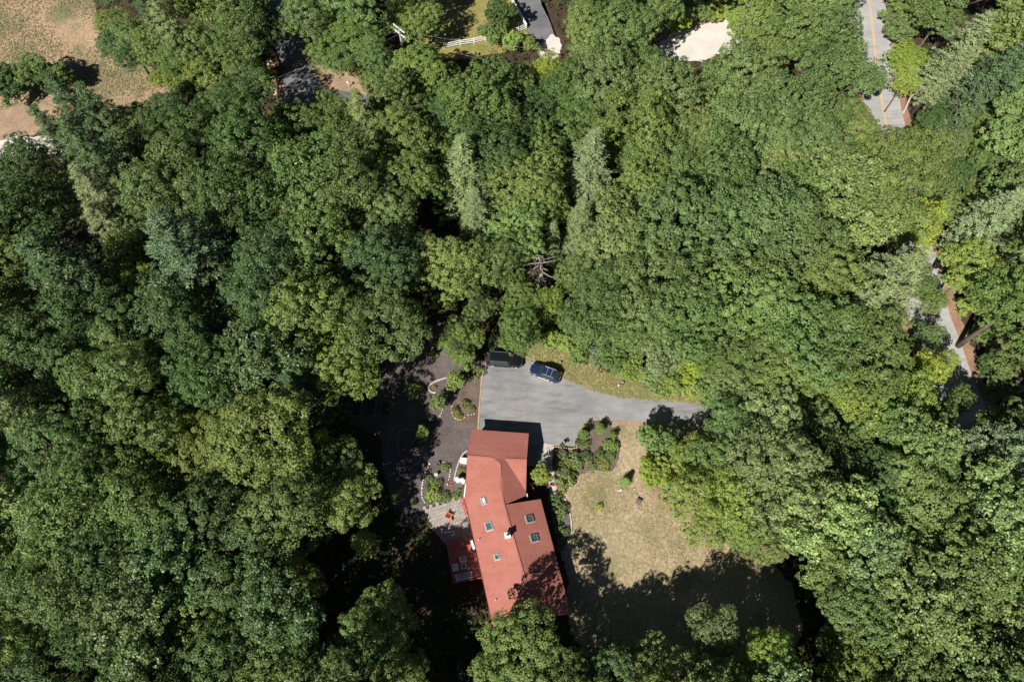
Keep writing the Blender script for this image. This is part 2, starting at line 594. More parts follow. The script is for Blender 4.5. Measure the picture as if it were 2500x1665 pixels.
P_LAWN_E = [(1455, 1016), (1560, 1026), (1740, 1040), (1770, 1100), (1720, 1200), (1740, 1280), (1800, 1345), (1880, 1366), (1925, 1420), (1960, 1510), (1930, 1650), (1600, 1650), (1420, 1600), (1380, 1500), (1390, 1430), (1360, 1300), (1345, 1210), (1350, 1130), (1400, 1100)]
P_LAWN_VERGE = [(1215, 862), (1330, 800), (1430, 830), (1570, 890), (1760, 940), (1830, 1000), (1400, 990), (1250, 905)]
P_MULCH = [(990, 800), (1080, 785), (1130, 850), (1192, 884), (1182, 1100), (1160, 1130), (1150, 1270), (1040, 1262), (1000, 1290), (960, 1240), (935, 1150), (925, 1060), (850, 1035), (845, 965), (930, 900)]
P_MULCH_DRY = [(1165, 890), (1182, 890), (1172, 1055), (1120, 1040), (1105, 1000), (1135, 940)]
P_PATIO = [(1036, 1240), (1128, 1213), (1168, 1335), (1096, 1335), (1058, 1300)]
P_PATH = [(1328, 1082), (1354, 1086), (1347, 1130), (1354, 1170), (1361, 1204), (1344, 1214), (1338, 1165), (1326, 1130)]
P_BED_ISLAND = [(1409, 1100), (1413, 1055), (1424, 1039), (1442, 1027), (1470, 1025), (1500, 1045), (1516, 1080), (1512, 1120), (1496, 1150), (1440, 1150), (1410, 1125)]
P_BED_PATH = [(1350, 1094), (1409, 1094), (1450, 1145), (1496, 1142), (1486, 1150), (1440, 1150), (1418, 1158), (1398, 1176), (1362, 1204), (1350, 1140)]
P_BED_EAST = [(1340, 1205), (1372, 1208), (1392, 1262), (1394, 1312), (1380, 1343), (1362, 1348), (1350, 1280)]
P_TRACK_W = [(-120, 300), (60, 255), (120, 258), (150, 300), (70, 330), (-120, 385)]
P_GRAVEL_W = [(-120, 372), (20, 338), (110, 332), (180, 342), (180, 372), (100, 378), (20, 385), (-120, 430)]

sheet("field", P_FIELD, 1, M['field'], 0.5, 0.6, 11)
sheet("dirt_track", P_TRACK_W, 2, M['dirt'], 0.5, 0.6, 12)
sheet("gravel_lane", P_GRAVEL_W, 3, M['gravel'], 0.3, 0.6, 13)
sheet("roadside_bank", P_BANK_NW, 1, M['dirt'], 0.3, 0.5, 14)
sheet("lane", P_DRIVE_NW, 2, M['asphalt_dark'], 0.06, 0.8, 15)
sheet("neighbour_lawn", P_LAWN_N, 1, M['lawn_green'], 0.2, 0.6, 16)
sheet("neighbour_driveway", P_DRIVE_N, 2, M['asphalt_dark'], 0.08, 0.8, 17)
sheet("gravel_apron", P_APRON_N, 3, M['gravel'], 0.3, 0.4, 18)
sheet("gravel_bank", P_BANK_NE, 1, M['dirt'], 0.4, 0.5, 19)
sheet("gravel_turnout", P_GRAVEL_NE, 2, M['gravel'], 0.25, 0.5, 20)
sheet("lawn", P_LAWN_E, 1, M['lawn'], 0.45, 0.5, 21)
sheet("verge", P_LAWN_VERGE, 1, M['verge'], 0.3, 0.5, 22)
sheet("mulch_garden", P_MULCH, 2, M['mulch'], 0.5, 0.5, 23)
sheet("dry_mulch_border", P_MULCH_DRY, 3, M['mulch_light'], 0.25, 0.4, 24)
sheet("planting_bed", P_BED_ISLAND, 2, M['mulch_light'], 0.12, 0.4, 25)
sheet("planting_bed", P_BED_PATH, 3, M['mulch_light'], 0.15, 0.4, 26)
sheet("planting_bed", P_BED_EAST, 3, M['mulch'], 0.1, 0.4, 27)
sheet("driveway", P_PARKING, 4, M['asphalt'], 0.04, 0.8, 28)
sheet("garden_path", P_PATH, 5, M['concrete'], 0.02, 0.8, 29)
sheet("patio", P_PATIO, 3, M['soil'], 0.02, 0.8, 30)
sheet("drive_edge", [(1478, 1020), (1600, 1030), (1600, 1040), (1540, 1040), (1480, 1036)], 3, M['dirt'], 0.15, 0.4, 31)
sheet("drive_edge", [(1225, 862), (1272, 868), (1320, 884), (1420, 940), (1480, 958), (1470, 966), (1400, 945), (1290, 890)], 2, M['dirt'], 0.12, 0.4, 32)
sheet("bare_patch", [(1385, 855), (1410, 858), (1425, 872), (1405, 880), (1388, 870)], 3, M['dirt'], 0.25, 0.3, 33)
sheet("bare_patch", [(1600, 1190), (1645, 1180), (1680, 1230), (1660, 1260), (1610, 1250), (1580, 1220)], 3, M['dirt'], 0.4, 0.3, 34)
sheet("bare_patch", [(1570, 1150), (1600, 1160), (1640, 1190), (1600, 1200), (1560, 1180)], 2, M['dirt'], 0.4, 0.3, 35)

ROAD_PX = [(2110, -120), (2122, 0), (2133, 92), (2148, 214), (2163, 300), (2195, 430), (2233, 605), (2246, 675), (2268, 770), (2293, 836), (2318, 911), (2357, 1000), (2425, 1100), (2520, 1200), (2650, 1290)]
ROAD = smooth_line([G(x, y) for x, y in ROAD_PX], 8)
strip("road_shoulder", ROAD, -4.8, 4.9, 1, M['needles'], amp=0.5)
strip("road", ROAD, -3.3, 3.3, 5, M['asphalt_road'], amp=0.04)
strip("road_line", ROAD, -0.2, -0.06, 6, M['yellow'])
strip("road_line", ROAD, 0.06, 0.2, 6, M['yellow'])
strip("needle_strip", [G(x, y) for x, y in [(728, 100), (742, 125), (758, 156), (778, 190), (800, 216)]], -0.75, 0.2, 3, M['needles'], amp=0.2)

# ------------------------------------------------------------------ foliage builders
def leaf_mesh(name, C, N, L, W, mat, rng, vary=None, T=None):
    """One diamond leaf per row: centre C, normal N, length L, width W; 'vary' is each leaf's own tone."""
    n = len(C)
    N = N / np.linalg.norm(N, axis=1, keepdims=True)
    if T is None:
        T = rng.normal(size=(n, 3))
    T = T - N * np.sum(T * N, axis=1, keepdims=True)
    T /= np.maximum(np.linalg.norm(T, axis=1, keepdims=True), 1e-6)
    B = np.cross(N, T)
    L = np.broadcast_to(L, (n,))[:, None] * 0.5
    W = np.broadcast_to(W, (n,))[:, None] * 0.5
    V = np.empty((n, 4, 3), np.float32)
    V[:, 0] = C - T * L
    V[:, 1] = C + B * W
    V[:, 2] = C + T * L
    V[:, 3] = C - B * W
    me = bpy.data.meshes.new(name)
    me.vertices.add(4 * n)
    me.vertices.foreach_set("co", V.ravel())
    me.loops.add(4 * n)
    me.loops.foreach_set("vertex_index", np.arange(4 * n, dtype=np.int32))
    me.polygons.add(n)
    me.polygons.foreach_set("loop_start", np.arange(0, 4 * n, 4, dtype=np.int32))
    me.polygons.foreach_set("loop_total", np.full(n, 4, np.int32))
    a = me.attributes.new("vary", 'FLOAT', 'POINT')
    if vary is None: vary = rng.random(n)
    a.data.foreach_set("value", np.repeat(vary.astype(np.float32), 4))
    me.materials.append(mat)
    me.update()
    return me


def thin(P, d, rng, limit=100000):
    """Poisson-like thinning on a grid of cells of size d."""
    idx = rng.permutation(len(P))
    cells, keep = {}, []
    for i in idx:
        p = P[i]
        c = (int(p[0] // d), int(p[1] // d), int(p[2] // d))
        ok = True
        for a in (-1, 0, 1):
            for b in (-1, 0, 1):
                for e in (-1, 0, 1):
                    for q in cells.get((c[0] + a, c[1] + b, c[2] + e), ()):
                        if (q[0] - p[0]) ** 2 + (q[1] - p[1]) ** 2 + (q[2] - p[2]) ** 2 < d * d:
                            ok = False
                            break
                    if not ok: break
                if not ok: break
            if not ok: break
        if ok:
            cells.setdefault(c, []).append(p)
            keep.append(i)
            if len(keep) >= limit: break
    return np.array(keep)


def unit(rng, n):
    v = rng.normal(size=(n, 3))
    return v / np.linalg.norm(v, axis=1, keepdims=True)


def tufted(tufts, normals, radii, per, rng, flat=0.85, leafL=0.3, leafW=0.2, up=0.25, wild=0.55, shape='dome'):
    """Leaves gathered round each tuft centre on a small dome facing outwards."""
    n = len(tufts)
    ids = np.repeat(np.arange(n), per)
    d = unit(rng, len(ids))
    nn = normals[ids]
    dots = np.sum(d * nn, axis=1, keepdims=True)
    d = np.where(dots < -0.25, d - 2 * dots * nn, d)
    rad = radii[ids][:, None] * (0.55 + 0.5 * rng.random((len(ids), 1)) ** 0.6)
    C = tufts[ids] + d * rad * np.array([1, 1, flat])
    N = d * 0.75 + nn * 0.35 + rng.normal(size=(len(ids), 3)) * wild + np.array([0, 0, up])
    tone = np.clip(0.5 + 0.2 * rng.normal(size=len(ids)) + 0.2 * rng.normal(size=n)[ids], 0, 1)
    L = leafL * (0.75 + 0.5 * rng.random(len(ids)))
    return C, N, L, L * (leafW / leafL), tone


def broadleaf(name, Rm, H, base, seed, spacing=0.95, rt=(0.5, 0.8), per=44, leafL=0.32, leafW=0.22, lobes=8, mat=None, gappy=0.0, tall=1.0, wild=0.55):
    """Crown (leaf cloud) and trunk (with limbs) of a broadleaved tree, foot at the origin."""
    rng = np.random.default_rng(seed)
    r = random.Random(seed)
    cz0 = base + (H - base) * 0.5
    L = [(np.array([r.uniform(-.22, .22) * Rm, r.uniform(-.22, .22) * Rm, H - 0.40 * Rm * tall]), 0.42 * Rm)]
    a0 = r.uniform(0, 6.28)
    for k in range(lobes):
        a = a0 + 2 * math.pi * k / lobes * 1.0 + r.uniform(-.55, .55)
        rr = Rm * r.uniform(0.35, 0.86)
        lr = Rm * r.uniform(0.22, 0.46)
        zz = base + (H - base) * r.uniform(0.35, 0.9) * (1.0 if k % 2 else 0.88)
        zz = min(zz, H - lr * 0.9 - 0.25 * rr)
        L.append((np.array([rr * math.cos(a), rr * math.sin(a), zz]), lr))
    for k in range(max(2, lobes // 3)):
        a = r.uniform(0, 6.28)
        L.append((np.array([0.3 * Rm * math.cos(a), 0.3 * Rm * math.sin(a), H - Rm * r.uniform(0.62, 0.85)]), Rm * r.uniform(0.36, 0.46)))
    P, N = [], []
    for i, (c, lr) in enumerate(L):
        m = int(160 * (lr / spacing) ** 2) + 40
        d = unit(rng, m)
        d[:, 2] = np.where(d[:, 2] < -0.35, -d[:, 2], d[:, 2])
        p = c + d * (lr * (0.9 + 0.22 * rng.random((m, 1)))) * np.array([1, 1, 0.85 * tall])
        ok = np.ones(m, bool)
        for j, (c2, l2) in enumerate(L):
            if j != i:
                q = (p - c2) / np.array([1, 1, 0.85 * tall])
                ok &= np.linalg.norm(q, axis=1) > 0.86 * l2
        P.append(p[ok])
        N.append(d[ok])
    P, N = np.concatenate(P), np.concatenate(N)
    k = thin(P, spacing, rng)
    P, N = P[k], N[k]
    if gappy > 0:
        q = rng.random(len(P)) > gappy
        P, N = P[q], N[q]
    rad = rt[0] + (rt[1] - rt[0]) * rng.random(len(P)) ** 1.4
    P = P + rng.normal(size=P.shape) * 0.16
    C, NN, LL, WW, tone = tufted(P, N, rad, per, rng, leafL=leafL, leafW=leafW, wild=wild)
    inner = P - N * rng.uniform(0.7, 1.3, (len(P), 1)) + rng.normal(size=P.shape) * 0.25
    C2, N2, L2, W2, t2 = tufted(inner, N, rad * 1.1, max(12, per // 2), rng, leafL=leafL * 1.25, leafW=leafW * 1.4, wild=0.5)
    C, NN, LL, WW, tone = np.concatenate([C, C2]), np.concatenate([NN, N2]), np.concatenate([LL, L2]), np.concatenate([WW, W2]), np.concatenate([tone, t2 * .8])  # inner leaves toned darker: shade inside the crown put into their colour
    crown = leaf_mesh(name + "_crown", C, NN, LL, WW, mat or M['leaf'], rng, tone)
    mb = MB()
    tr = 0.045 * H ** 0.85 * 0.5
    top = L[0][0]
    mb.tube([(0, 0, -0.15), (0.02 * H * .3, 0, base * 0.6), (top[0] * .5, top[1] * .5, cz0), (top[0], top[1], H - 0.5 * Rm)], [tr * 1.25, tr * .85, tr * 0.6, tr * 0.15], 8)
    for c, lr in L[1:]:
        z0 = base + (c[2] - base) * 0.35
        s = np.array([top[0] * .3, top[1] * .3, max(base * .8, z0 - 0.8)])
        mid = (s + c) / 2 + np.array([0, 0, -0.25])
        mb.tube([tuple(s), tuple(mid), tuple(c + np.array([0, 0, -0.3 * lr]))], [tr * .4, tr * .22, tr * .05], 5)
    trunk = mb.mesh(name + "_trunk", M['bark'], True)
    return crown, trunk


def conifer(name, Rm, H, base, seed, whorls=20, kind='pine', per=26):
    """A pine (bushy upturned branches with needle tufts) or a hemlock (flat drooping sprays)."""
    rng = np.random.default_rng(seed)
    r = random.Random(seed)
    tp, tn, tr_, td = [], [], [], []
    mb = MB()
    rt = 0.02 * H
    mb.tube([(0, 0, -0.15), (0, 0, H * 0.5), (0, 0, H)], [rt * 1.2, rt * .7, 0.03], 8)
    for w in range(whorls):
        f = w / (whorls - 1)
        z = base + (H - base) * f ** 0.92
        if kind == 'pine':
            ln = Rm * (1.0 - 0.8 * f ** 1.7) * r.uniform(0.75, 1.08)
            nb = r.choice((4, 5, 5, 6))
            rise, droop = 0.30, 0.06
        else:
            ln = Rm * (1.0 - f) ** 0.7 * r.uniform(0.7, 1.15) + 0.25
            nb = r.choice((5, 6, 7))
            rise, droop = 0.05, 0.30
        a0 = r.uniform(0, 6.28)
        for b in range(nb):
            a = a0 + 2 * math.pi * b / nb + r.uniform(-.25, .25)
            l2 = ln * r.uniform(0.7, 1.1)
            d = np.array([math.cos(a), math.sin(a), 0])
            pts = []
            for t in (0, 0.35, 0.7, 1.0):
                pts.append(np.array([0, 0, z]) + d * (l2 * t) + np.array([0, 0, l2 * (rise * t - droop * t * t)]))
            mb.tube([tuple(p) for p in pts[:3]] + [tuple(pts[3])], [0.05, 0.04, 0.025, 0.012], 3)
            m = max(2, int(l2 / (0.5 if kind == 'pine' else 0.42)))
            side = np.array([-d[1], d[0], 0])
            for q in range(m):
                t = 0.22 + 0.8 * (q + r.random() * .5) / m
                spread = (0.34 if kind == 'pine' else 0.30) * l2 * math.sin(min(1, t) * 2.6) * r.uniform(-1, 1)
                p = np.array([0, 0, z]) + d * (l2 * t) + np.array([0, 0, l2 * (rise * t - droop * t * t)]) + side * spread
                tp.append(p)
                tn.append(np.array([0, 0, 1]) + d * (0.5 if kind == 'pine' else 0.35))
                tr_.append(r.uniform(0.32, 0.5) if kind == 'pine' else r.uniform(0.3, 0.44))
                td.append(d)
    tp, tn, tr_, td = np.array(tp), np.array(tn), np.array(tr_), np.array(td)
    tn /= np.linalg.norm(tn, axis=1, keepdims=True)
    n = len(tp)
    ids = np.repeat(np.arange(n), per)
    d = unit(rng, len(ids))
    fl = 0.7 if kind == 'pine' else 0.28
    d[:, 2] = np.where(d[:, 2] < -.2, -d[:, 2], d[:, 2])
    C = tp[ids] + d * tr_[ids][:, None] * np.array([1, 1, fl]) * (0.4 + 0.7 * rng.random((len(ids), 1)))
    N = tn[ids] + rng.normal(size=(len(ids), 3)) * 0.55
    T = d + td[ids] * 0.7 + np.array([0, 0, 0.5 if kind == 'pine' else -0.2]) + 0.3 * rng.normal(size=(len(ids), 3))
    tone = np.clip(0.5 + 0.25 * rng.normal(size=len(ids)) + 0.15 * rng.normal(size=n)[ids], 0, 1)
    Ln = (0.36 if kind == 'pine' else 0.3) * (0.7 + 0.6 * rng.random(len(ids)))
    crown = leaf_mesh(name + "_crown", C, N, Ln, Ln * 0.3, M['needle'], rng, tone, T)
    return crown, mb.mesh(name + "_trunk", M['bark'], True)


def shrub(name, Rm, H, seed, per=30, leafL=0.2, leafW=0.13, spacing=0.42, rt=(0.2, 0.36), mat=None, spiky=False):
    """A low bush: leaves over a rounded mound, several stems from the ground."""
    rng = np.random.default_rng(seed)
    r = random.Random(seed)
    m = 1500
    d = unit(rng, m)
    d[:, 2] = np.abs(d[:, 2]) * 1.0 - 0.18
    lump = 1 + 0.14 * np.sin(3 * np.arctan2(d[:, 1], d[:, 0]) + r.uniform(0, 6)) + 0.1 * np.sin(5 * np.arctan2(d[:, 1], d[:, 0]) + 4 * d[:, 2])
    P = d * (Rm * lump * (0.72 + 0.24 * rng.random(m)))[:, None] * np.array([1, 1, H / Rm * 0.72]) + np.array([0, 0, H * 0.3])
    P = P[P[:, 2] > 0.05]
    k = thin(P, spacing, rng)
    P = P[k]
    N = P - np.array([0, 0, H * 0.25])
    N /= np.linalg.norm(N, axis=1, keepdims=True)
    rad = rng.uniform(rt[0], rt[1], len(P))
    C, NN, LL, WW, tone = tufted(P, N, rad, per, rng, leafL=leafL, leafW=leafW)
    if spiky:
        C = C + N[np.repeat(np.arange(len(P)), per)] * rng.random((len(C), 1)) * 0.25
    C[:, 2] = np.maximum(C[:, 2], 0.03)
    crown = leaf_mesh(name + "_foliage", C, NN, LL, WW, mat or M['leaf'], rng, tone)
    mb = MB()
    for q in range(5):
        a = 6.28 * q / 5 + r.uniform(-.4, .4)
        mb.tube([(0.05 * math.cos(a), 0.05 * math.sin(a), -0.05), (0.3 * Rm * math.cos(a), 0.3 * Rm * math.sin(a), H * .35), (0.55 * Rm * math.cos(a), 0.55 * Rm * math.sin(a), H * .6)], [0.035, 0.025, 0.01], 4)
    return crown, mb.mesh(name + "_stems", M['bark'], True)


PROTO = {}
# kind: list of (crown mesh, trunk mesh, crown radius, height, crown middle height)
def _add(kind, meshes, Rm, H, mid):
    PROTO.setdefault(kind, []).append((meshes[0], meshes[1], Rm, H, mid))


for s in range(6):
    _add('oak', broadleaf(f"oak{s}", 5.0, 18.0, 7.0, 100 + s, 1.0 + .06 * (s % 3), (0.38, 0.88), 92, 0.205, 0.155, lobes=10 + s % 4, wild=0.5), 5.0, 18.0, 14.0)
for s in range(4):
    _add('maple', broadleaf(f"maple{s}", 4.6, 17.5, 6.0, 200 + s, 0.78, (0.30, 0.64), 58, 0.2, 0.155, lobes=9 + s, tall=1.12, wild=0.5), 4.6, 17.5, 13.4)
for s in range(3):
    _add('ash', broadleaf(f"ash{s}", 4.2, 17.0, 5.5, 300 + s, 0.82, (0.3, 0.7), 54, 0.26, 0.12, lobes=11, gappy=0.08, tall=1.2, wild=0.8), 4.2, 17.0, 13.0)
for s in range(2):
    _add('aspen', broadleaf(f"aspen{s}", 3.6, 16.5, 4.5, 400 + s, 0.74, (0.3, 0.62), 58, 0.205, 0.16, lobes=10, gappy=0.12, tall=1.25, wild=0.9, mat=M['leaf_shiny']), 3.6, 16.5, 12.5)
for s in range(3):
    _add('sapling', broadleaf(f"sapling{s}", 2.3, 6.5, 0.8, 500 + s, 0.46, (0.22, 0.46), 40, 0.22, 0.14, lobes=7, tall=1.2, wild=0.6), 2.3, 6.5, 4.4)
for s in range(2):
    _add('pine', conifer(f"pine{s}", 4.2, 20.0, 6.0, 600 + s, 19, 'pine'), 4.2, 20.0, 14.0)
for s in range(2):
    _add('hemlock', conifer(f"hemlock{s}", 3.4, 16.0, 2.5, 700 + s, 24, 'hemlock', 22), 3.4, 16.0, 8.0)
for s in range(3):
    _add('shrub', shrub(f"shrub{s}", 1.0, 1.3, 800 + s), 1.0, 1.3, 0.8)
for s in range(2):
    _add('small_conifer', conifer(f"small_conifer{s}", 1.3, 3.4, 0.25, 850 + s, 13, 'hemlock', 20), 1.3, 3.4, 1.2)

LEAFCOL = {
    'mid': (0.182, 0.262, 0.083), 'dark': (0.108, 0.176, 0.060), 'bluegreen': (0.156, 0.232, 0.080), 'olive': (0.218, 0.277, 0.083),
    'light': (0.232, 0.321, 0.097), 'yellow': (0.354, 0.441, 0.082), 'lime': (0.309, 0.396, 0.095), 'grey': (0.240, 0.290, 0.135),
    'pale': (0.245, 0.330, 0.120), 'pinedark': (0.100, 0.165, 0.072), 'silver': (0.245, 0.315, 0.145), 'sage': (0.236, 0.288, 0.108), 'rust': (0.279, 0.264, 0.091),
}
COLWORD = {
    'mid': 'mid green', 'dark': 'dark green', 'bluegreen': 'blue-green', 'olive': 'olive green', 'light': 'light green', 'yellow': 'bright yellow-green',
    'lime': 'lime green', 'grey': 'grey-green', 'pale': 'pale green', 'pinedark': 'dark grey-green', 'silver': 'silvery green', 'sage': 'sage green', 'rust': 'rust-tinged green',
}
NAME = {'oak': 'oak_tree', 'maple': 'maple_tree', 'ash': 'ash_tree', 'aspen': 'aspen_tree', 'sapling': 'sapling', 'pine': 'pine_tree', 'hemlock': 'hemlock_tree', 'shrub': 'shrub', 'small_conifer': 'small_conifer'}
FOLWORD = {'shrub': ('foliage', 'stem')}
rt = random.Random(4242)
CROWNS = {}
LIT_PX = [(1133, 1366, .9), (1140, 1402, .9), (1160, 1200, 3.3), (1180, 1300, 3.3), (1195, 1400, 3.3), (1215, 1460, 3.3), (1180, 1400, 3), (1150, 1280, 3), (1250, 1390, 4), (1290, 1300, 3.3), (1330, 1330, 3), (1200, 1240, 3.3), (1170, 1350, 3), (1250, 1440, 4), (1230, 1480, 3.8), (1320, 1260, 3),
 (1060, 1245, 0), (1110, 1230, 0), (1118, 1262, 0), (1070, 1265, 0), (1095, 1262, 0), (1085, 1235, 0), (1040, 900, 0), (1030, 860, 0), (1080, 900, 0), (1090, 1060, 0), (1060, 1100, 0), (1045, 1150, 0), (1022, 1190, 0), (1150, 1010, 0), (1150, 960, 0), (1100, 1100, 0), (1125, 1080, 0),
 (1060, 1200, 0), (1080, 1150, 0), (1120, 1140, 0), (1250, 950, 0), (1300, 1000, 0), (1500, 1000, 0), (1580, 1000, 0), (1660, 1010, 0), (1700, 1010, 0), (1400, 980, 0), (1450, 1300, 0), (1500, 1380, 0), (1550, 1300, 0), (1600, 1250, 0), (1650, 1290, 0), (1480, 1200, 0), (1400, 1310, 0), (1430, 1340, 0), (1540, 1360, 0), (1580, 1200, 0), (1620, 1320, 0),
 (1450, 1080, 1), (1480, 930, 0), (1400, 900, 0), (1330, 865, 0), (1560, 960, 0), (740, 230, 0), (800, 190, 0), (250, 150, 0), (100, 100, 0), (330, 200, 0), (50, 270, 0), (1700, 95, 0), (1740, 60, 0), (2185, 235, 0), (2190, 280, 0), (2275, 650, 0), (2350, 860, 0), (2100, 30, 0), (1136, 420, 14), (1136, 470, 9), (1152, 545, 7), (1436, 400, 14), (1436, 460, 9), (1412, 560, 9), (1316, 660, 7), (1340, 125, 0), (1150, 60, 0), (1300, 40, 0)]
LIT = [G(x, y, z) for x, y, z in LIT_PX]      # spots that lie in full sun at this hour


def shades(c, rad):
    """Which sunlit spots a crown (ellipsoid of centre c, half-axes rad) would put in shade."""
    out = []
    d = Vector((_to_sun.x / rad[0], _to_sun.y / rad[1], _to_sun.z / rad[2]))
    for i, p in enumerate(LIT):
        v = p - c
        if v.x * v.x + v.y * v.y > 1600: continue
        o = Vector((v.x / rad[0], v.y / rad[1], v.z / rad[2]))
        b = o.dot(d)
        disc = b * b - d.dot(d) * (o.dot(o) - 1)
        if disc > 0 and -b + math.sqrt(disc) > 0: out.append(i)
    return out


OPEN_PX = [(2277, 620), (2284, 655), (2290, 672), (2308, 800), (2325, 812), (2345, 850), (2360, 880), (2375, 905), (2385, 920), (2110, 10), (2132, 40), (2138, 100), (2148, 150), (2168, 200), (2188, 230), (2195, 260), (2178, 280),
 (700, 200), (740, 160), (760, 200), (720, 230), (780, 180), (805, 170), (700, 150), (740, 235), (830, 190), (855, 210), (1640, 98), (1700, 90), (1740, 70), (1690, 112), (1665, 100), (1760, 50), (1340, 125), (1325, 80), (1300, 30), (1280, 10), (1130, 40), (1160, 80), (1190, 20),
 (1120, 98), (1170, 104), (1100, 118), (1140, 112), (973, 66), (978, 85), (950, 60), (1200, 884), (1230, 880), (1262, 874), (1215, 890), (300, 200), (370, 215), (1136, 505), (1152, 540), (1134, 440), (1130, 400), (1160, 470), (1436, 475), (1440, 505), (1434, 430), (1470, 450), (1410, 560), (1412, 595), (1346, 600), (1316, 660), (1325, 680), (186, 262), (235, 300), (140, 335), (222, 372), (240, 455), (252, 525), (200, 320), (2350, 105), (2330, 175), (2421, 531), (2460, 460), (2470, 590), (410, 60), (905, 1000), (850, 975), (1725, 50), (1710, 75), (170, 400), (210, 430), (270, 480), (258, 560), (272, 400), (665, 190), (675, 225), (1080, 870), (1040, 850)]


def covers(px, py, r):
    return [q for q in OPEN_PX if (q[0] - px) ** 2 + (q[1] - py) ** 2 < r * r]


TREES = []          # (px, py, r, kind, colour key, root)


def plant(px, py, rpx, kind, colour, label=None, cat=None, group=None, h=None, variant=None, name=None, reach=1.0):
    """A plant whose crown middle stands where the survey shows it, crown about rpx survey pixels in radius."""
    lib = PROTO[kind]
    crown, trunk, Rm, H, mid = lib[rt.randrange(len(lib)) if variant is None else variant % len(lib)]
    z = mid
    for _ in range(3):
        sc = rpx / SCALE(px, py, z) / Rm
        sz = (h / H) if h else min(max(sc, 0.72), 1.22) * rt.uniform(0.94, 1.06) if kind not in ('shrub', 'small_conifer', 'sapling') else sc * rt.uniform(0.9, 1.1)
        z = mid * sz
    p = G(px, py, z)
    root = empty(name or NAME[kind], (p.x, p.y, 0.0), rt.uniform(0, 6.28), label, cat or ('shrub' if kind == 'shrub' else 'tree'), group)
    root.scale = (sc * reach * rt.uniform(0.92, 1.1), sc * reach * rt.uniform(0.92, 1.1), sz)
    a, b = FOLWORD.get(kind, ('crown', 'trunk'))
    c = link(a, crown, root)
    base = LEAFCOL[colour]
    j = rt.uniform(0.88, 1.12)
    c.color = (base[0] * j * rt.uniform(0.93, 1.07), base[1] * j, base[2] * j * rt.uniform(0.85, 1.15), 1)
    link(b, trunk, root)
    CROWNS[root.name] = (Vector((p.x, p.y, z)), (Rm * sc * 1.04, Rm * sc * 1.04, (H - mid) * sz))
    TREES.append((px, py, rpx, kind, colour, root, (p.x, p.y)))
    return root

# ------------------------------------------------------------------ the house
def lift(p, z): return Vector((p[0], p[1], z))


ZE, ZG, ZR = 2.8, 4.05, 4.4        # eaves, garage ridge, house ridge
a1, a2 = G(1152, 1048, ZE), G(1291, 1058, ZE)
r1, r2 = G(1141, 1112, ZG), G(1286, 1122, ZG)
a3, a4 = G(1138, 1182, ZE), G(1284, 1199, ZE)
gw, ge = G(1205, 1118, ZG), G(1233, 1120, ZG)
p0, p1, p2, p4 = G(1222, 1132, ZR), G(1221, 1184, ZR), G(1231, 1232, ZR), G(1309, 1512, ZR)
w1, w2, w3 = G(1134, 1214, ZE), G(1141, 1250, ZE), G(1205, 1532, ZE)
e1 = G(1285, 1209, ZE)
e0, e3 = G(1320, 1218, ZE), G(1394, 1497, ZE)
valley_e = G(1283, 1198, ZE)


def plane_hit(px, py, A, B, Cc):
    n = (B - A).cross(Cc - A)
    o = Vector((0, 0, CAM_H))
    d = G(px, py, 0) - o
    return o + d * (n.dot(A - o) / n.dot(d)), (n if n.z > 0 else -n).normalized()


e0 = plane_hit(1320, 1218, p2, p4, e3)[0]          # keep each slope of the long wing one true plane
w2 = plane_hit(1141, 1250, p2, p4, w3)[0]


_hc = (a1 + a2 + w3 + e3) / 4
house = empty("house", (_hc.x, _hc.y, 0), 0, "long bent red-shingled house with attached garage at the head of the driveway", "house")
HL = Vector((-_hc.x, -_hc.y, 0))      # house parts are modelled in map coordinates and moved under the house


def hpart(mb, name, mat, parent=None, label=None, smooth=False):
    o = mb.build(name, mat, parent or house, HL if parent is None else (0, 0, 0), smooth=smooth)
    if label: o['label'] = label
    return o


TH = 0.16
roofs = {}
def roof_part(label, polys, name="roof"):
    mb = MB()
    for p in polys: mb.slab(p, TH)
    return hpart(mb, name, M['roof'], None, label)


roof_g = roof_part("red shingle roof over the garage", [[a1, a2, r2, ge, gw, r1], [gw, ge, p0], [ge, r2, a4], [r1, gw, a3]])
roof_w = roof_part("red shingle roof slopes facing west", [[gw, p0, p1, w1, a3], [p1, p2, p4, w3, w2, w1]])
roof_e = roof_part("red shingle roof slopes facing east", [[ge, a4, e1, p2, p1, p0], [p2, e0, e3, p4]])

mb = MB()
for s, e in ((r1, gw), (ge, r2), (p0, p1), (p1, p2), (p2, p4)):
    mb.bar(s + Vector((0, 0, .02)), e + Vector((0, 0, .02)), 0.22, 0.05)
hpart(mb, "ridge_cap", M['roof'])

# walls: one storey under the eaves, gable ends up to the ridge
def inset(p, q, d):
    return p + (q - p).normalized() * d


def wall(pts, name="wall"):
    mb = MB()
    mb.poly(pts)
    o = hpart(mb, name, M['siding'])
    return o


cg = (a1 + a2 + a3 + a4) / 4
def shrink(p, c, d=0.42):
    v = Vector((c.x - p.x, c.y - p.y, 0))
    return Vector((p.x, p.y, 0)) + v.normalized() * d * 1.4


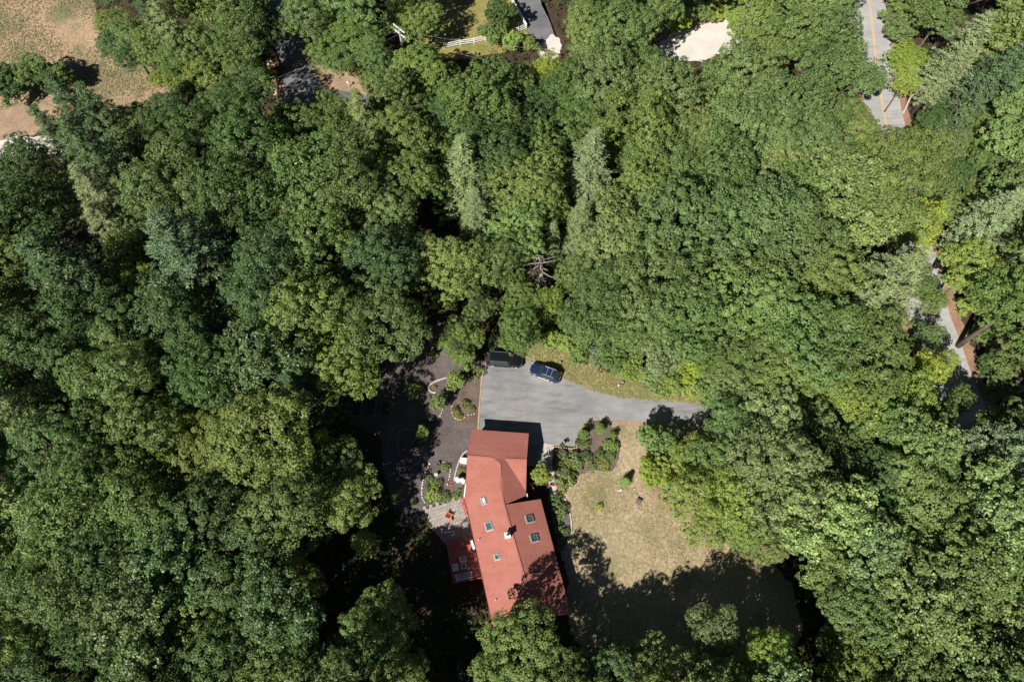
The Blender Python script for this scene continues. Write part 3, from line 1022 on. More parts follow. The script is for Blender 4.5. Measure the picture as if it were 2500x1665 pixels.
g1, g2, g3, g4 = (shrink(p, cg) for p in (a1, a2, a3, a4))
cb = (p1 + p4 + w2 + e3) / 4
b1 = shrink(w1, cb, .3); b2 = shrink(w2, cb, .3); b3 = shrink(w3, cb); b4 = shrink(e3, cb); b5 = shrink(e0, cb)
hz = ZE - 0.1
up = lambda p, z=hz: Vector((p.x, p.y, z))
wall([g1, g2, up(g2), up(g1)])                                                   # garage front
gwp = (g1 + g3) / 2; gep = (g2 + g4) / 2
wall([g3, g1, up(g1), up(gwp, ZG - .25), up(g3)])
wall([g2, g4, up(g4), up(gep, ZG - .25), up(g2)])
wall([g3, b1, up(b1), up(g3)])
wall([b1, b2, up(b2), up(b1)])
wall([b2, b3, up(b3), up(b2)])
bsp = (b3 + b4) / 2
wall([b3, b4, up(b4), up(bsp, ZR - .25), up(b3)])
wall([b4, b5, up(b5), up(b4)])
bn = Vector((p2.x, p2.y, 0))
wall([b5, bn, up(bn, ZR - .3), up(b5)])
wall([bn, g4, up(g4), up(bn, ZR - .3)])


def on_wall(pa, pb, t, z, w, h, out, name, mat, fmat=M['white'], handle=False):
    """A framed opening on the wall from pa to pb, its centre at fraction t and height z."""
    d = (pb - pa).normalized()
    nrm = Vector((d.y, -d.x, 0)) * out
    c = pa.lerp(pb, t)
    rot = Matrix(((d.x, nrm.x, 0, 0), (d.y, nrm.y, 0, 0), (0, 0, 1, 0), (0, 0, 0, 1)))
    mt = Matrix.Translation(Vector((c.x, c.y, z))) @ rot
    f = MB()
    f.box((0, .03, h / 2 + .05), (w + .2, .08, .1), M=mt).box((0, .03, -h / 2 - .05), (w + .2, .08, .1), M=mt)
    f.box((-w / 2 - .05, .03, 0), (.1, .08, h), M=mt).box((w / 2 + .05, .03, 0), (.1, .08, h), M=mt)
    fo = hpart(f, name, fmat)
    q = MB()
    q.box((0, .015, 0), (w, .03, h), M=mt)
    hpart(q, "pane" if name == "window" else "panel", mat, fo)
    if handle:
        k = MB()
        k.box((0, .06, -h * .3), (.2, .04, .04), M=mt)
        hpart(k, "handle", M['black_plastic'], fo)


sgn = 1
dv = (g2 - g1).normalized()
for t in (0.27, 0.73):
    on_wall(g1, g2, t, 1.12, 2.7, 2.15, -1, "garage_door", M['white'], M['white'], True)
for t in (0.2, 0.5, 0.8):
    on_wall(b2, b3, t, 1.5, 1.3, 1.2, 1, "window", M['window_glass'])
for t in (0.2, 0.5, 0.8):
    on_wall(b4, b5, t, 1.5, 1.3, 1.2, 1, "window", M['window_glass'])
on_wall(b2, b3, 0.36, 1.15, 1.7, 2.1, 1, "patio_door", M['window_glass'], M['white'], True)
on_wall(g2, g4, 0.5, 1.5, 0.9, 1.1, -1, "window", M['window_glass'])
on_wall(g3, b1, 0.5, 1.5, 0.9, 1.1, 1, "window", M['window_glass'])

mb = MB()
dn = Vector((0, 0, -.06))
mb.bar(a3 + dn + Vector((-.07, 0, 0)), w1 + dn + Vector((-.07, 0, 0)), 0.14, 0.12)
hpart(mb, "gutter", M['white'], None, "white gutter along the short west eave")
mb = MB()
q1, q2 = G(1153.5, 1319, ZE), G(1160.5, 1340, ZE)
mb.bar(q1 + dn + Vector((-.16, 0, 0)), q2 + dn + Vector((-.16, 0, 0)), 0.30, 0.10)
hpart(mb, "gutter", M['white'], None, "short white awning rail beside the red deck")
mb = MB()
mb.bar(e1 + Vector((0.08, .25, -.1)), G(1287, 1211, ZE) + Vector((0.02, 0.02, -.1)), .1)
mb.bar(G(1287, 1211, ZE) + Vector((0.02, 0, -.1)), Vector((G(1287, 1211, ZE).x, G(1287, 1211, ZE).y, 0.05)), .09)
hpart(mb, "downspout", M['white'])
mb = MB()
for s, e in ((a1, a2), (w2, w3), (e0, e3), (a1, r1), (r1, a3), (a2, r2), (e0, p2)):
    off = Vector(((s + e) / 2 - _hc).to_tuple()); off.z = 0
    off = off.normalized() * 0.0
    mb.bar(s + Vector((0, 0, -.13)), e + Vector((0, 0, -.13)), 0.05, 0.16)
hpart(mb, "fascia", M['red_wood'])


WPL = (p2, p4, w3)
EPL = (p2, p4, e3)
def roof_frame(pos, n, along):
    x = n.cross(along).normalized()
    y = n.cross(x) * -1
    y = x.cross(n) * -1
    return Matrix.Translation(pos) @ Matrix(((x.x, y.x, n.x, 0), (x.y, y.y, n.y, 0), (x.z, y.z, n.z, 0), (0, 0, 0, 1)))


ridge_dir = (p4 - p2).normalized()
for (px, py, w, l, pl, gm, lab) in ((1181, 1222.5, 0.66, 0.98, WPL, 'blind_glass', "pale skylight with a white blind near the roof bend"),
                                  (1194, 1284, 1.0, 1.22, WPL, 'sky_glass', "largest skylight on the west slope"),
                                  (1214, 1359, 0.78, 0.80, WPL, 'sky_glass', "smallest skylight on the west slope"),
                                  (1293, 1266, 1.18, 1.05, EPL, 'sky_glass', "upper skylight on the east slope"),
                                  (1304.5, 1313, 1.18, 1.05, EPL, 'sky_glass', "lower skylight on the east slope")):
    pos, n = plane_hit(px, py, *pl)
    mt = roof_frame(pos, n, ridge_dir)
    # local x runs down the slope, y along the ridge
    lx, ly = w * .9, l * .9
    f = MB()
    t = 0.11
    f.box((0, ly / 2 - t / 2, .07), (lx, t, .16), M=mt).box((0, -ly / 2 + t / 2, .07), (lx, t, .16), M=mt)
    f.box((lx / 2 - t / 2, 0, .07), (t, ly - 2 * t, .16), M=mt).box((-lx / 2 + t / 2, 0, .07), (t, ly - 2 * t, .16), M=mt)
    fo = hpart(f, "skylight", M['galv'], None, lab)
    q = MB()
    q.box((0, 0, .05), (lx - 2 * t, ly - 2 * t, .03), M=mt)
    hpart(q, "pane", M[gm], fo)
    q = MB()
    q.box((0, 0, .008), (lx + .22, ly + .22, .012), M=mt)
    hpart(q, "flashing", M['grey_wood'], fo)

pos, n = plane_hit(1239, 1309, *WPL)
mb = MB()
mb.box((pos.x, pos.y, pos.z + .35), (0.62, 0.62, 1.5), R(13))
chim = hpart(mb, "chimney", M['galv'])
mb = MB()
mb.box((pos.x, pos.y, pos.z + 1.12), (0.78, 0.78, .06), R(13))
hpart(mb, "chimney_cap", M['white'], chim)
mb = MB()
mb.cyl((pos.x, pos.y, pos.z + 1.15), .16, .16, .25, 12)
mb.cyl((pos.x, pos.y, pos.z + 1.42), .22, .1, .08, 12)
hpart(mb, "flue", M['galv'], chim)
for px, py in ((1169, 1318), (1210, 1465)):
    pos, n = plane_hit(px, py, *WPL)
    mb = MB()
    mb.cyl((pos.x, pos.y, pos.z - .1), .06, .06, .5, 10)
    hpart(mb, "vent_pipe", M['white'])

# ------------------------------------------------------------------ red deck
d1, d2, d3, d4 = G(1152, 1314, .55), G(1090, 1327, .55), G(1106, 1424, .55), G(1177, 1411, .55)
dc = (d1 + d2 + d3 + d4) / 4
deck = empty("deck", (dc.x, dc.y, 0), 0, "red wooden deck along the west wall of the house", "deck")
DL = Vector((-dc.x, -dc.y, 0))
nb = 34
for i in range(nb):
    t0, t1 = i / nb + .0025, (i + 1) / nb - .0025
    mb = MB()
    mb.slab([d1.lerp(d4, t0), d2.lerp(d3, t0), d2.lerp(d3, t1), d1.lerp(d4, t1)], .04)
    mb.build("plank", M['red_deck'], deck, DL + Vector((0, 0, rng0.uniform(-.003, .003))))
mb = MB()
for s, e in ((d1, d2), (d2, d3), (d3, d4)):
    mb.bar(s + Vector((0, 0, -.15)), e + Vector((0, 0, -.15)), .05, .2)
mb.build("rim_joist", M['red_wood'], deck, DL)
for t in (0, .5, 1):
    for s, e in ((d1, d4), (d2, d3)):
        mb = MB()
        p = s.lerp(e, t)
        mb.bar((p.x, p.y, -.05), (p.x, p.y, .5), .14)
        mb.build("post", M['red_wood'], deck, DL)
for s, e in ((d1, d2), (d4, d3)):
    mb = MB()
    mb.bar(s + Vector((0, 0, .9)), e.lerp(s, .15) + Vector((0, 0, .9)), .09, .05)
    mb.bar(s + Vector((0, 0, .15)), e.lerp(s, .15) + Vector((0, 0, .15)), .05, .05)
    for k in range(12):
        p = s.lerp(e, .85 * k / 11)
        mb.bar(p, p + Vector((0, 0, .9)), .035 if k % 4 else .08)
    mb.build("railing", M['red_wood'], deck, DL)

# patio stones
pl_, pr_ = [G(x, y) for x, y in P_PATIO], None
patio_bm = MB()
u0 = (G(1128, 1213) - G(1036, 1240)).normalized()
v0 = Vector((-u0.y, u0.x, 0))
poly2 = [(p.x, p.y) for p in pl_]
def in_poly(x, y, poly):
    c = False
    for i in range(len(poly)):
        x1, y1 = poly[i]; x2, y2 = poly[i - 1]
        if (y1 > y) != (y2 > y) and x < (x2 - x1) * (y - y1) / (y2 - y1) + x1: c = not c
    return c
rp = random.Random(3)
org = G(1036, 1240)
for i in range(-2, 24):
    for j in range(-24, 8):
        s = .46
        c = org + u0 * (i * s + (.23 if j % 2 else 0)) + v0 * (j * s)
        if in_poly(c.x, c.y, poly2):
            patio_bm.box((c.x, c.y, .02 + rp.uniform(-.004, .004)), (s - .025, s - .025, .04), math.atan2(u0.y, u0.x) + rp.uniform(-.01, .01))
o = patio_bm.build("patio_pavers", M['paver'], None)
tag(o, kind='stuff')

# ------------------------------------------------------------------ cars
def loft(stations, name, mat, parent):
    """stations: (x, [(y, z), ...] half section from sill to roof centre); mirrored and skinned."""
    bm = bmesh.new()
    rings = []
    for x, half in stations:
        full = [(y, z) for y, z in half] + [(-y, z) for y, z in reversed(half[:-1])]
        rings.append([bm.verts.new((x, y, z)) for y, z in full])
    for a, b in zip(rings, rings[1:]):
        for k in range(len(a) - 1):
            bm.faces.new((a[k], a[k + 1], b[k + 1], b[k]))
        bm.faces.new((a[-1], a[0], b[0], b[-1]))
    bm.faces.new(rings[0])
    bm.faces.new(list(reversed(rings[-1])))
    bmesh.ops.recalc_face_normals(bm, faces=bm.faces)
    me = bpy.data.meshes.new(name)
    bm.to_mesh(me)
    bm.free()
    me.materials.append(mat)
    me.polygons.foreach_set("use_smooth", [True] * len(me.polygons))
    o = link(name, me, parent)
    o.modifiers.new("edge", 'EDGE_SPLIT').split_angle = R(38)
    return o


def vehicle(name, loc, rz, label, cat, Lx, Wd, Ht, paint, hood, wsb, wst, rt_, rb, belt, boxy, rails, cross, rear_tint=True):
    """Nose towards +x. hood = hood height; wsb/wst windshield foot/top x; rt_/rb rear glass top/foot x."""
    root = empty(name, loc, rz, label, cat)
    h = Lx / 2
    w = Wd / 2
    rw = w * (0.80 if boxy else 0.72)

    def sec(x, top, tw, wid, sill=.32, bl=None):
        bl = belt if bl is None else bl
        bl = min(bl, top - .02)
        return (x, [(wid * .90, sill), (wid * .985, sill + .18), (wid, (sill + bl) / 2 + .05), (wid * .985, bl - .05), (max(tw, 0.02) if top > bl + .25 else wid * .93, top - .06 if top > bl + .25 else top - .035),
                    ((tw - .09) if top > bl + .25 else wid * .72, top - .012), (tw * .5 if top > bl + .25 else wid * .36, top), (0, top + .012)])
    st = [sec(h, .62, w * .5, w * .55, .36, .6), sec(h - .06, hood - .25, w * .7, w * .76, .3, hood - .28), sec(h - .22, hood - .08, w * .8, w * .90, .3, hood - .10), sec(h - .6, hood - .02, w * .8, w * .98, .3),
          sec(wsb + .25, hood + .02, w * .8, w, .3), sec(wsb, hood + .05, w * .8, w, .3),
          sec(wsb + (wst - wsb) * .5, hood + .05 + (Ht - hood - .1) * .56, (w * .86 + rw) / 2, w, .3), sec(wst, Ht - .05, rw, w, .3), sec(wst - .5, Ht - .01, rw, w, .3), sec((wst + rt_) / 2, Ht, rw, w, .3), sec(rt_, Ht - .05, rw * .97, w, .3),
          sec(rb, belt + .12 if not boxy else belt + .3, rw * .98, w * .97, .32), sec(-h + .07, belt - .03, w * .8, w * .92, .36), sec(-h, belt - .25, w * .7, w * .84, .42, belt - .27)]
    loft(st, "body", paint, root)

    def panel(name, pts, mat, th=.012, parent=root, label=None):
        bm = MB()
        vs = [Vector(p) for p in pts]
        n = (vs[1] - vs[0]).cross(vs[2] - vs[0]).normalized()
        top = [bm.bm.verts.new(v + n * th) for v in vs]
        bot = [bm.bm.verts.new(v - n * .03) for v in vs]
        bm.bm.faces.new(top)
        bm.bm.faces.new(list(reversed(bot)))
        for i in range(len(vs)):
            bm.bm.faces.new((top[i], bot[i], bot[(i + 1) % len(vs)], top[(i + 1) % len(vs)]))
        o = bm.build(name, mat, parent)
        if label: o['label'] = label
        return o
    zt, zb = Ht - .075, hood + .075
    panel("windscreen", [(wsb - .04, -w * .80, zb), (wsb - .04, w * .80, zb), (wst + .03, rw * .88, zt), (wst + .03, -rw * .88, zt)], M['car_glass'], .03)
    rbz = belt + .14 if not boxy else belt + .32
    panel("rear_window", [(rb - .02, w * .74, rbz), (rb - .02, -w * .74, rbz), (rt_ + .01, -rw * .84, zt), (rt_ + .01, rw * .84, zt)], M['car_glass'], .03)
    xs = [wst - .06, (wst * 2 + rt_) / 3 - .05, (wst + 2 * rt_) / 3 - .05, rt_ + .05]
    for s in (1, -1):
        for k in range(3):
            xa, xb = xs[k], xs[k + 1] + .07
            fa = wsb - .5 if k == 0 else xa
            pts = [(fa, s * (w * .985 + .002), belt - .0), (xb - (.0 if k < 2 else .1), s * (w * .985 + .002), belt), (xb, s * (rw + .012), Ht - .1), (xa, s * (rw + .012), Ht - .1)]
            panel("side_window", [pts[1], pts[0], pts[3], pts[2]] if s > 0 else pts, M['car_glass'], .012)
        bm = MB()
        bm.bar((wst - .12, s * (rw - .02), Ht + .03), (rt_ + .1, s * (rw - .02), Ht + .03), .05, .05)
        for k in range(3):
            xx = wst - .12 + (rt_ + .1 - wst + .12) * k / 2
            bm.bar((xx, s * (rw - .02), Ht - .04), (xx, s * (rw - .02), Ht + .03), .05)
        bm.build("roof_rail", M['alloy'] if rails == 'silver' else M['grey_metal'], root)
        bm = MB()
        bm.box((wsb - .35, s * (w + .12), belt + .05), (.14, .24, .17), bev=.03)
        mr = bm.build("mirror", paint, root)
        bm = MB()
        bm.box((wsb - .425, s * (w + .13), belt + .05), (.012, .19, .12))
        bm.build("mirror_glass", M['chrome'], mr)
        bm = MB()
        bm.box((h - .13, s * w * .70, hood - .17), (.22, .24, .12), s * .35, .03)
        bm.build("headlight", M['lamp_glass' if rails == 'silver' else 'dark_lamp'], root)
        bm = MB()
        bm.box((-h + .1, s * w * .80, belt - .12), (.2, .16, .34), bev=.03)
        bm.build("tail_light", M['tail_red'], root)
        for k in (0, 1):
            bm = MB()
            bm.box((xs[k + 1] + .16, s * (w + .012), belt - .13), (.2, .035, .035))
            bm.build("door_handle", M['alloy'] if rails == 'silver' else paint, root)
        bm = MB()
        bm.bar((wsb - .1, s * (w + .005), .38), (-h * .52, s * (w + .005), .38), .07, .1)
        bm.build("sill_trim", M['alloy'] if rails == 'silver' else M['black_plastic'], root)
        for xw in (h - .92, -h + .98):
            bm = MB()
            rm = Matrix.Translation((xw, s * (w - .10), .35)) @ Matrix.Rotation(R(90), 4, 'X')
            bm.cyl((0, 0, -.12), .36, .36, .24, 24, M=rm)
            ty = bm.build("wheel", M['rubber'], root)
            bm = MB()
            for q in range(6):
                a = q * math.pi / 3
                bm.bar((xw, s * (w + .012), .35), (xw + .23 * math.cos(a), s * (w + .012), .35 + .23 * math.sin(a)), .07, .03)
            rm2 = Matrix.Translation((xw, s * (w + .015), .35)) @ Matrix.Rotation(R(90), 4, 'X')
            bm.cyl((0, 0, -.012), .25, .25, .024, 20, M=rm2)
            bm.build("rim", M['alloy'], ty)
            bm = MB()
            for q in range(9):
                a0_, a1_ = math.pi * q / 9, math.pi * (q + 1) / 9
                bm.bar((xw + .42 * math.cos(a0_), s * (w + .004), .35 + .42 * math.sin(a0_)), (xw + .42 * math.cos(a1_), s * (w + .004), .35 + .42 * math.sin(a1_)), .05, .06)
            bm.build("wheel_arch", M['black_plastic'], root)
    for x in cross:
        bm = MB()
        bm.bar((x, -rw + .02, Ht + .055), (x, rw - .02, Ht + .055), .06, .04)
        bm.build("cross_bar", M['alloy'], root)
    bm = MB()
    bm.box((h - .02, 0, .58), (.05, w * 1.05, .16), bev=.015)
    bm.build("grille", M['black_plastic'], root)
    bm = MB()
    bm.box((h - .03, 0, .42), (.12, w * 1.5, .14), bev=.03)
    bm.build("front_bumper", M['black_plastic'], root)
    bm = MB()
    bm.box((-h + .02, 0, .5), (.14, w * 1.6, .16), bev=.03)
    bm.build("rear_bumper", M['black_plastic'], root)
    for s in (-1, 1):
        bm = MB()
        bm.bar((wsb + .12, s * .35 - .25, hood + .07), (wsb - .12, s * .35 + .1, hood + .16), .02)
        bm.build("wiper", M['black_plastic'], root)
    bm = MB()
    bm.box((-h + .0, 0, belt - .32), (.02, .5, .13))
    bm.build("number_plate", M['offwhite'], root)
    return root


c = G(1331.5, 909.5, 0.8)
vehicle("parked_suv", (c.x, c.y, .016), R(180 - 21.5), "dark blue estate SUV with silver roof rails parked askew on the driveway edge", "car",
        4.75, 1.9, 1.66, M['blue_paint'], 0.98, 1.05, 0.42, -1.55, -2.05, 1.0, False, 'silver', (-.25, -.98))
c = G(1232, 878, 0.9)
vehicle("parked_suv", (c.x, c.y, .016), R(-4.5), "long black SUV parked half under trees at the top of the driveway", "car",
        5.45, 2.02, 1.9, M['black_paint'], 1.12, 1.2, 0.62, -2.2, -2.55, 1.12, True, 'dark', ())

# ------------------------------------------------------------------ garden furniture and small things
def pxy(px, py, z=0.0): return G(px, py, z)


def armchair(px, py, rz, label, seat='cushion'):
    p = G(px, py, .9)
    t = empty("armchair", (p.x, p.y, .555), rz, label, "armchair", "white patio chairs on the red deck")
    MB().box((0, 0, .3), (.72, .74, .08), bev=.015).build("seat_frame", M['white'], t)
    MB().box((0, -.02, .41), (.62, .62, .14), bev=.04).build("seat_cushion", M[seat], t)
    MB().box((0, .38, .55), (.82, .09, .55), bev=.02).build("backrest", M['white'], t)
    MB().box((0, .29, .6), (.6, .12, .36), bev=.04).build("back_cushion", M['cushion_white'], t)
    for s in (-1, 1):
        MB().box((s * .4, 0, .58), (.11, .78, .05), bev=.012).build("armrest", M['white'], t)
        for y in (-.34, .34):
            MB().box((s * .4, y, .28), (.07, .07, .56)).build("leg", M['white'], t)
    return t


armchair(1130, 1364.5, R(190), "white patio armchair nearest the house door on the red deck")
armchair(1112.5, 1385, R(100), "white patio armchair at the deck's outer edge, grey-cushioned", 'cushion_white')
p = G(1132.5, 1382, .75)
t = empty("coffee_table", (p.x, p.y, .555), R(12), "small square white table between the chairs on the red deck", "table")
MB().box((0, 0, .40), (.74, .66, .04), bev=.01).build("tabletop", M['white'], t)
MB().box((0, 0, .43), (.5, .44, .015)).build("glass_inset", M['sky_glass'], t)
for s in (-1, 1):
    for q in (-1, 1):
        MB().box((s * .32, q * .28, .19), (.06, .06, .38)).build("leg", M['white'], t)
p = G(1133, 1406, .85)
t = empty("outdoor_sofa", (p.x, p.y, .555), R(11), "long white patio sofa with blue-grey cushions on the red deck", "sofa")
MB().box((0, 0, .28), (2.1, .8, .1), bev=.015).build("seat_frame", M['white'], t)
for k in (-1, 0, 1):
    MB().box((k * .64, .04, .41), (.6, .66, .15), bev=.04).build("seat_cushion", M['cushion'], t)
    MB().box((k * .64, -.32, .62), (.58, .14, .38), bev=.04).build("back_cushion", M['cushion'], t)
MB().box((0, -.42, .52), (2.2, .08, .58), bev=.02).build("backrest", M['white'], t)
for s in (-1, 1):
    MB().box((s * 1.06, 0, .56), (.12, .82, .05), bev=.012).build("armrest", M['white'], t)
    for y in (-.36, .36):
        MB().box((s * 1.06, y, .27), (.07, .07, .54)).build("leg", M['white'], t)

# red bench by the west wall
p = (G(1128.5, 1216, .5) + G(1139.5, 1253, .5)) / 2
dirv = G(1139.5, 1253, .5) - G(1128.5, 1216, .5)
t = empty("garden_bench", (p.x, p.y, 0.04), math.atan2(dirv.y, dirv.x), "red slatted garden bench under the west eave beside the patio", "bench")
for k in range(5):
    MB().box((0, -.26 + k * .13, .44), (2.35, .085, .035)).build("slat", M['red_wood'], t)
for k in range(3):
    MB().box((0, .36, .58 + k * .15), (2.35, .03, .1)).build("back_slat", M['red_wood'], t)
for x in (-1.12, -.38, .38, 1.12):
    MB().box((x, 0, .40), (.07, .62, .05)).bar((x, .33, 0), (x, .37, .98), .07).bar((x, -.27, 0), (x, -.27, .4), .07).build("leg", M['red_wood'], t)

# orange-red wooden garden chair and footstool on the patio
p = G(1096.5, 1256.5, .4)
t = empty("garden_chair", (p.x, p.y, .04), R(146), "orange-red slatted garden chair standing in the sun on the patio", "chair")
for k in range(5):
    MB().box((-.2 + k * .13, -.05 - .01 * abs(k - 2), .36 - .0 * k), (.11, .55, .03), M=Matrix.Rotation(R(-10), 4, 'X')).build("slat", M['orange_wood'], t)
for k in range(5):
    MB().bar((-.2 + k * .1, .24, .3), (-.28 + k * .14, .52, .95 + .06 * (2 - abs(k - 2))), .1, .025).build("back_slat", M['orange_wood'], t)
for s in (-1, 1):
    MB().box((s * .38, .02, .56), (.14, .72, .03)).build("armrest", M['orange_wood'], t)
    MB().bar((s * .34, -.32, 0), (s * .34, -.32, .56), .08).bar((s * .34, .3, 0), (s * .34, .3, .56), .08).build("leg", M['orange_wood'], t)
p = G(1100, 1268.5, .3)
t = empty("footstool", (p.x, p.y, .04), R(105), "orange-red slatted footstool in front of the patio chair", "footstool")
for k in range(4):
    MB().box((-.19 + k * .125, 0, .33), (.11, .44, .03)).build("slat", M['orange_wood'], t)
for s in (-1, 1):
    MB().bar((s * .2, -.18, 0), (s * .2, -.18, .32), .06).bar((s * .2, .18, 0), (s * .2, .18, .32), .06).build("leg", M['orange_wood'], t)

# white tanks, white unit
for px, py, lab in ((1117.5, 1168, "white upright gas tank, the one farther from the west wall"), (1130.5, 1170.5, "white upright gas tank, the one closer to the west wall")):
    p = G(px, py, 1.2)
    t = empty("gas_tank", (p.x, p.y, .01), 0, lab, "gas tank", "pair of white gas tanks")
    MB().lathe([(.30, .0), (.38, .06), (.39, .14), (.39, .95), (.36, 1.08), (.25, 1.18), (.1, 1.22)], 24).build("tank", M['white'], t, smooth=True)
    MB().lathe([(.14, 1.19), (.15, 1.34), (.13, 1.37)], 16).build("cap", M['white'], t, smooth=True)
    MB().cyl((0, 0, -.02), .42, .42, .05, 20).build("foot_ring", M['grey_wood'], t)
p = G(1132, 1123, .6)
t = empty("heat_pump", (p.x, p.y, .01), R(-6), "white outdoor unit box by the west wall of the garage", "outdoor unit")
MB().box((0, 0, .36), (.92, .72, .62), bev=.03).build("casing", M['white'], t)
MB().box((0, 0, .02), (1.05, .85, .08)).build("pad", M['concrete'], t)
MB().cyl((0, -.372, 0), .01, .01, .01, 6).build("bolt", M['grey_metal'], t)
for k in range(6):
    MB().box((-.462, 0, .15 + k * .08), (.012, .6, .03)).build("vent_slat", M['grey_wood'], t)

# garden ornaments
p = G(1064.5, 1159, .5)
t = empty("bird_bath", (p.x, p.y, .008), 0, "small round pale stone bird bath standing in the bark mulch bed", "bird bath")
MB().lathe([(.16, 0), (.12, .06), (.07, .15), (.07, .45), (.12, .52)], 14).build("pedestal", M['stone_white'], t, smooth=True)
MB().lathe([(.1, .5), (.24, .56), (.27, .62), (.23, .62), (.1, .57), (.03, .56)], 20).build("basin", M['stone_white'], t, smooth=True)
p = G(1070, 1132, .35)
t = empty("garden_pot", (p.x, p.y, .008), 0, "round dull green tub at the north end of the kidney-shaped bed", "pot")
MB().lathe([(.22, 0), (.27, .4), (.29, .44), (.25, .44), (.23, .36), (.02, .36)], 20).build("tub", M['green_plastic'], t, smooth=True)
MB().lathe([(.23, .34), (.18, .38), (.02, .40)], 14).build("soil", M['soil'], t)
p = G(1054, 1023, .3)
t = empty("tyre_planter", (p.x, p.y, .008), 0, "dark ring planter with pale gravel in the shaded mulch", "planter")
MB().lathe([(.52, 0), (.62, .1), (.62, .22), (.55, .3), (.42, .3), (.38, .2)], 24).build("ring", M['rubber'], t, smooth=True)
MB().cyl((0, 0, .0), .4, .38, .22, 18).build("gravel_fill", M['stone_grey'], t)

# raised beds in the shade, west of the mulch garden
for px, py, w, l, lab in ((872, 995, 1.25, 2.5, "leftmost of three wooden raised beds in the deep shade"), (905.5, 995, 1.3, 2.5, "middle one of three wooden raised beds in the deep shade"), (940.5, 996, 1.35, 2.5, "rightmost of three wooden raised beds, a patch of sun inside")):
    p = G(px, py, .2)
    t = empty("raised_bed", (p.x, p.y, .008), R(-1.5), lab, "raised bed", "three wooden raised beds")
    for s in (-1, 1):
        MB().box((s * w / 2, 0, .15), (.06, l, .3)).build("side_board", M['bed_board'], t)
        MB().box((0, s * (l / 2 - .03), .15), (w - .06, .06, .3)).build("end_board", M['bed_board'], t)
    MB().box((0, 0, .1), (w - .07, l - .13, .2)).build("soil", M['soil'], t)


def edging(name, line, label, size, mat, gap=.05, seed=1, cat="stone edging", close=False, z=.008, hgt=.2):
    """Stones set one after another along a curve; each is a part."""
    r = random.Random(seed)
    pts = smooth_line([G(x, y) for x, y in line], 8)
    c = sum(pts, Vector()) / len(pts)
    root = empty(name, (c.x, c.y, 0), 0, label, cat)
    lib = []
    for k in range(6):
        mb = MB()
        mb.rock((0, 0, 0), (1, .75, .8), r, 0)
        lib.append(mb.mesh("stone", mat, True))
    acc = 0.0
    nxt = 0.0
    for a, b in zip(pts, pts[1:]):
        L = (b - a).length
        while nxt <= acc + L:
            p = a.lerp(b, (nxt - acc) / L) if L > 1e-6 else a
            s = size * r.uniform(.75, 1.25)
            o = link("stone", lib[r.randrange(6)], root, (p.x - c.x + r.uniform(-.03, .03), p.y - c.y + r.uniform(-.03, .03), z + hgt * .25), (0, 0, math.atan2(b.y - a.y, b.x - a.x) + r.uniform(-.3, .3)))
            o.scale = (s, s * r.uniform(.75, 1.0), hgt * r.uniform(.8, 1.3))
            nxt += s * .95 + gap
        acc += L
    return root


def kerb_curve(name, line, label, w, h, mat, cat="garden edging"):
    pts = smooth_line([G(x, y) for x, y in line], 10)
    c = sum(pts, Vector()) / len(pts)
    c.z = 0
    r = random.Random(len(line))
    root = empty(name, tuple(c), 0, label, cat)
    step = 1
    for k in range(0, len(pts) - 1, 3):
        seg = pts[k:k + 4]
        mb = MB()
        q = [p - c for p in seg]
        if len(q) >= 2:
            mb2 = [(p.x, p.y, .008 + h / 2) for p in q]
            for a, b in zip(mb2, mb2[1:]):
                d = Vector(b) - Vector(a)
                mb.box(((a[0] + b[0]) / 2, (a[1] + b[1]) / 2, a[2]), (d.length + .015, w * r.uniform(.9, 1.1), h), math.atan2(d.y, d.x))
            mb.build("edging_block", mat, root)
    return root


kerb_curve("edging_curve", [(1091, 922), (1076, 927), (1058, 934), (1048, 943), (1048, 952), (1055, 958), (1064, 959)], "smooth white horseshoe edging beside the round green shrub", .22, .16, M['stone_white'])
edging("stone_edging", [(1080, 1001), (1076, 1013), (1070, 1026)], "short slanting run of white edging stones below the sage shrub", .32, M['stone_white'], seed=2)
kerb_curve("edging_curve", [(1011, 1051), (998, 1049), (984, 1049), (974, 1055), (971, 1068), (971, 1083), (974, 1102), (979, 1117)], "thin grey edging loop in the deep shade around a bed", .16, .12, M['stone_grey'])
edging("stone_edging", [(1033, 1091), (1030, 1103), (1026, 1118), (1021, 1131), (1011, 1135)], "curved pale edging stones at the sunny end of the shaded loop", .3, M['stone_white'], .0, 4)
edging("stone_edging", [(1049, 1132), (1042, 1146), (1036, 1160), (1032, 1176), (1030, 1195), (1031, 1212), (1036, 1225)], "long western line of white edging stones of the kidney bed", .38, M['stone_white'], .04, 5)
edging("stone_edging", [(1079, 1127), (1090, 1130), (1097, 1136), (1100, 1145), (1098, 1160), (1095, 1174)], "eastern line of white edging stones of the kidney bed", .34, M['stone_white'], .02, 6)
kerb_curve("edging_curve", [(1142, 1100), (1133, 1106), (1126, 1116), (1120, 1130), (1115, 1145), (1111, 1160), (1109, 1174)], "white curved edging in front of the two gas tanks", .2, .16, M['stone_white'])
edging("stone_edging", [(1104, 992), (1103, 1003), (1108, 1016), (1118, 1024), (1130, 1022), (1137, 1014)], "ring of buff stones round the small bed by the parking area", .34, M['stone_tan'], .02, 7)
edging("stone_edging", [(1143, 1013), (1153, 1012), (1164, 1008)], "few buff stones linking the round bed to the driveway edge", .34, M['stone_white'], .2, 8)
edging("stone_edging", [(1408, 1093), (1411, 1070), (1416, 1050), (1428, 1035), (1444, 1026), (1460, 1022)], "curved stone edging round the corner of the driveway", .34, M['stone_tan'], .03, 9)
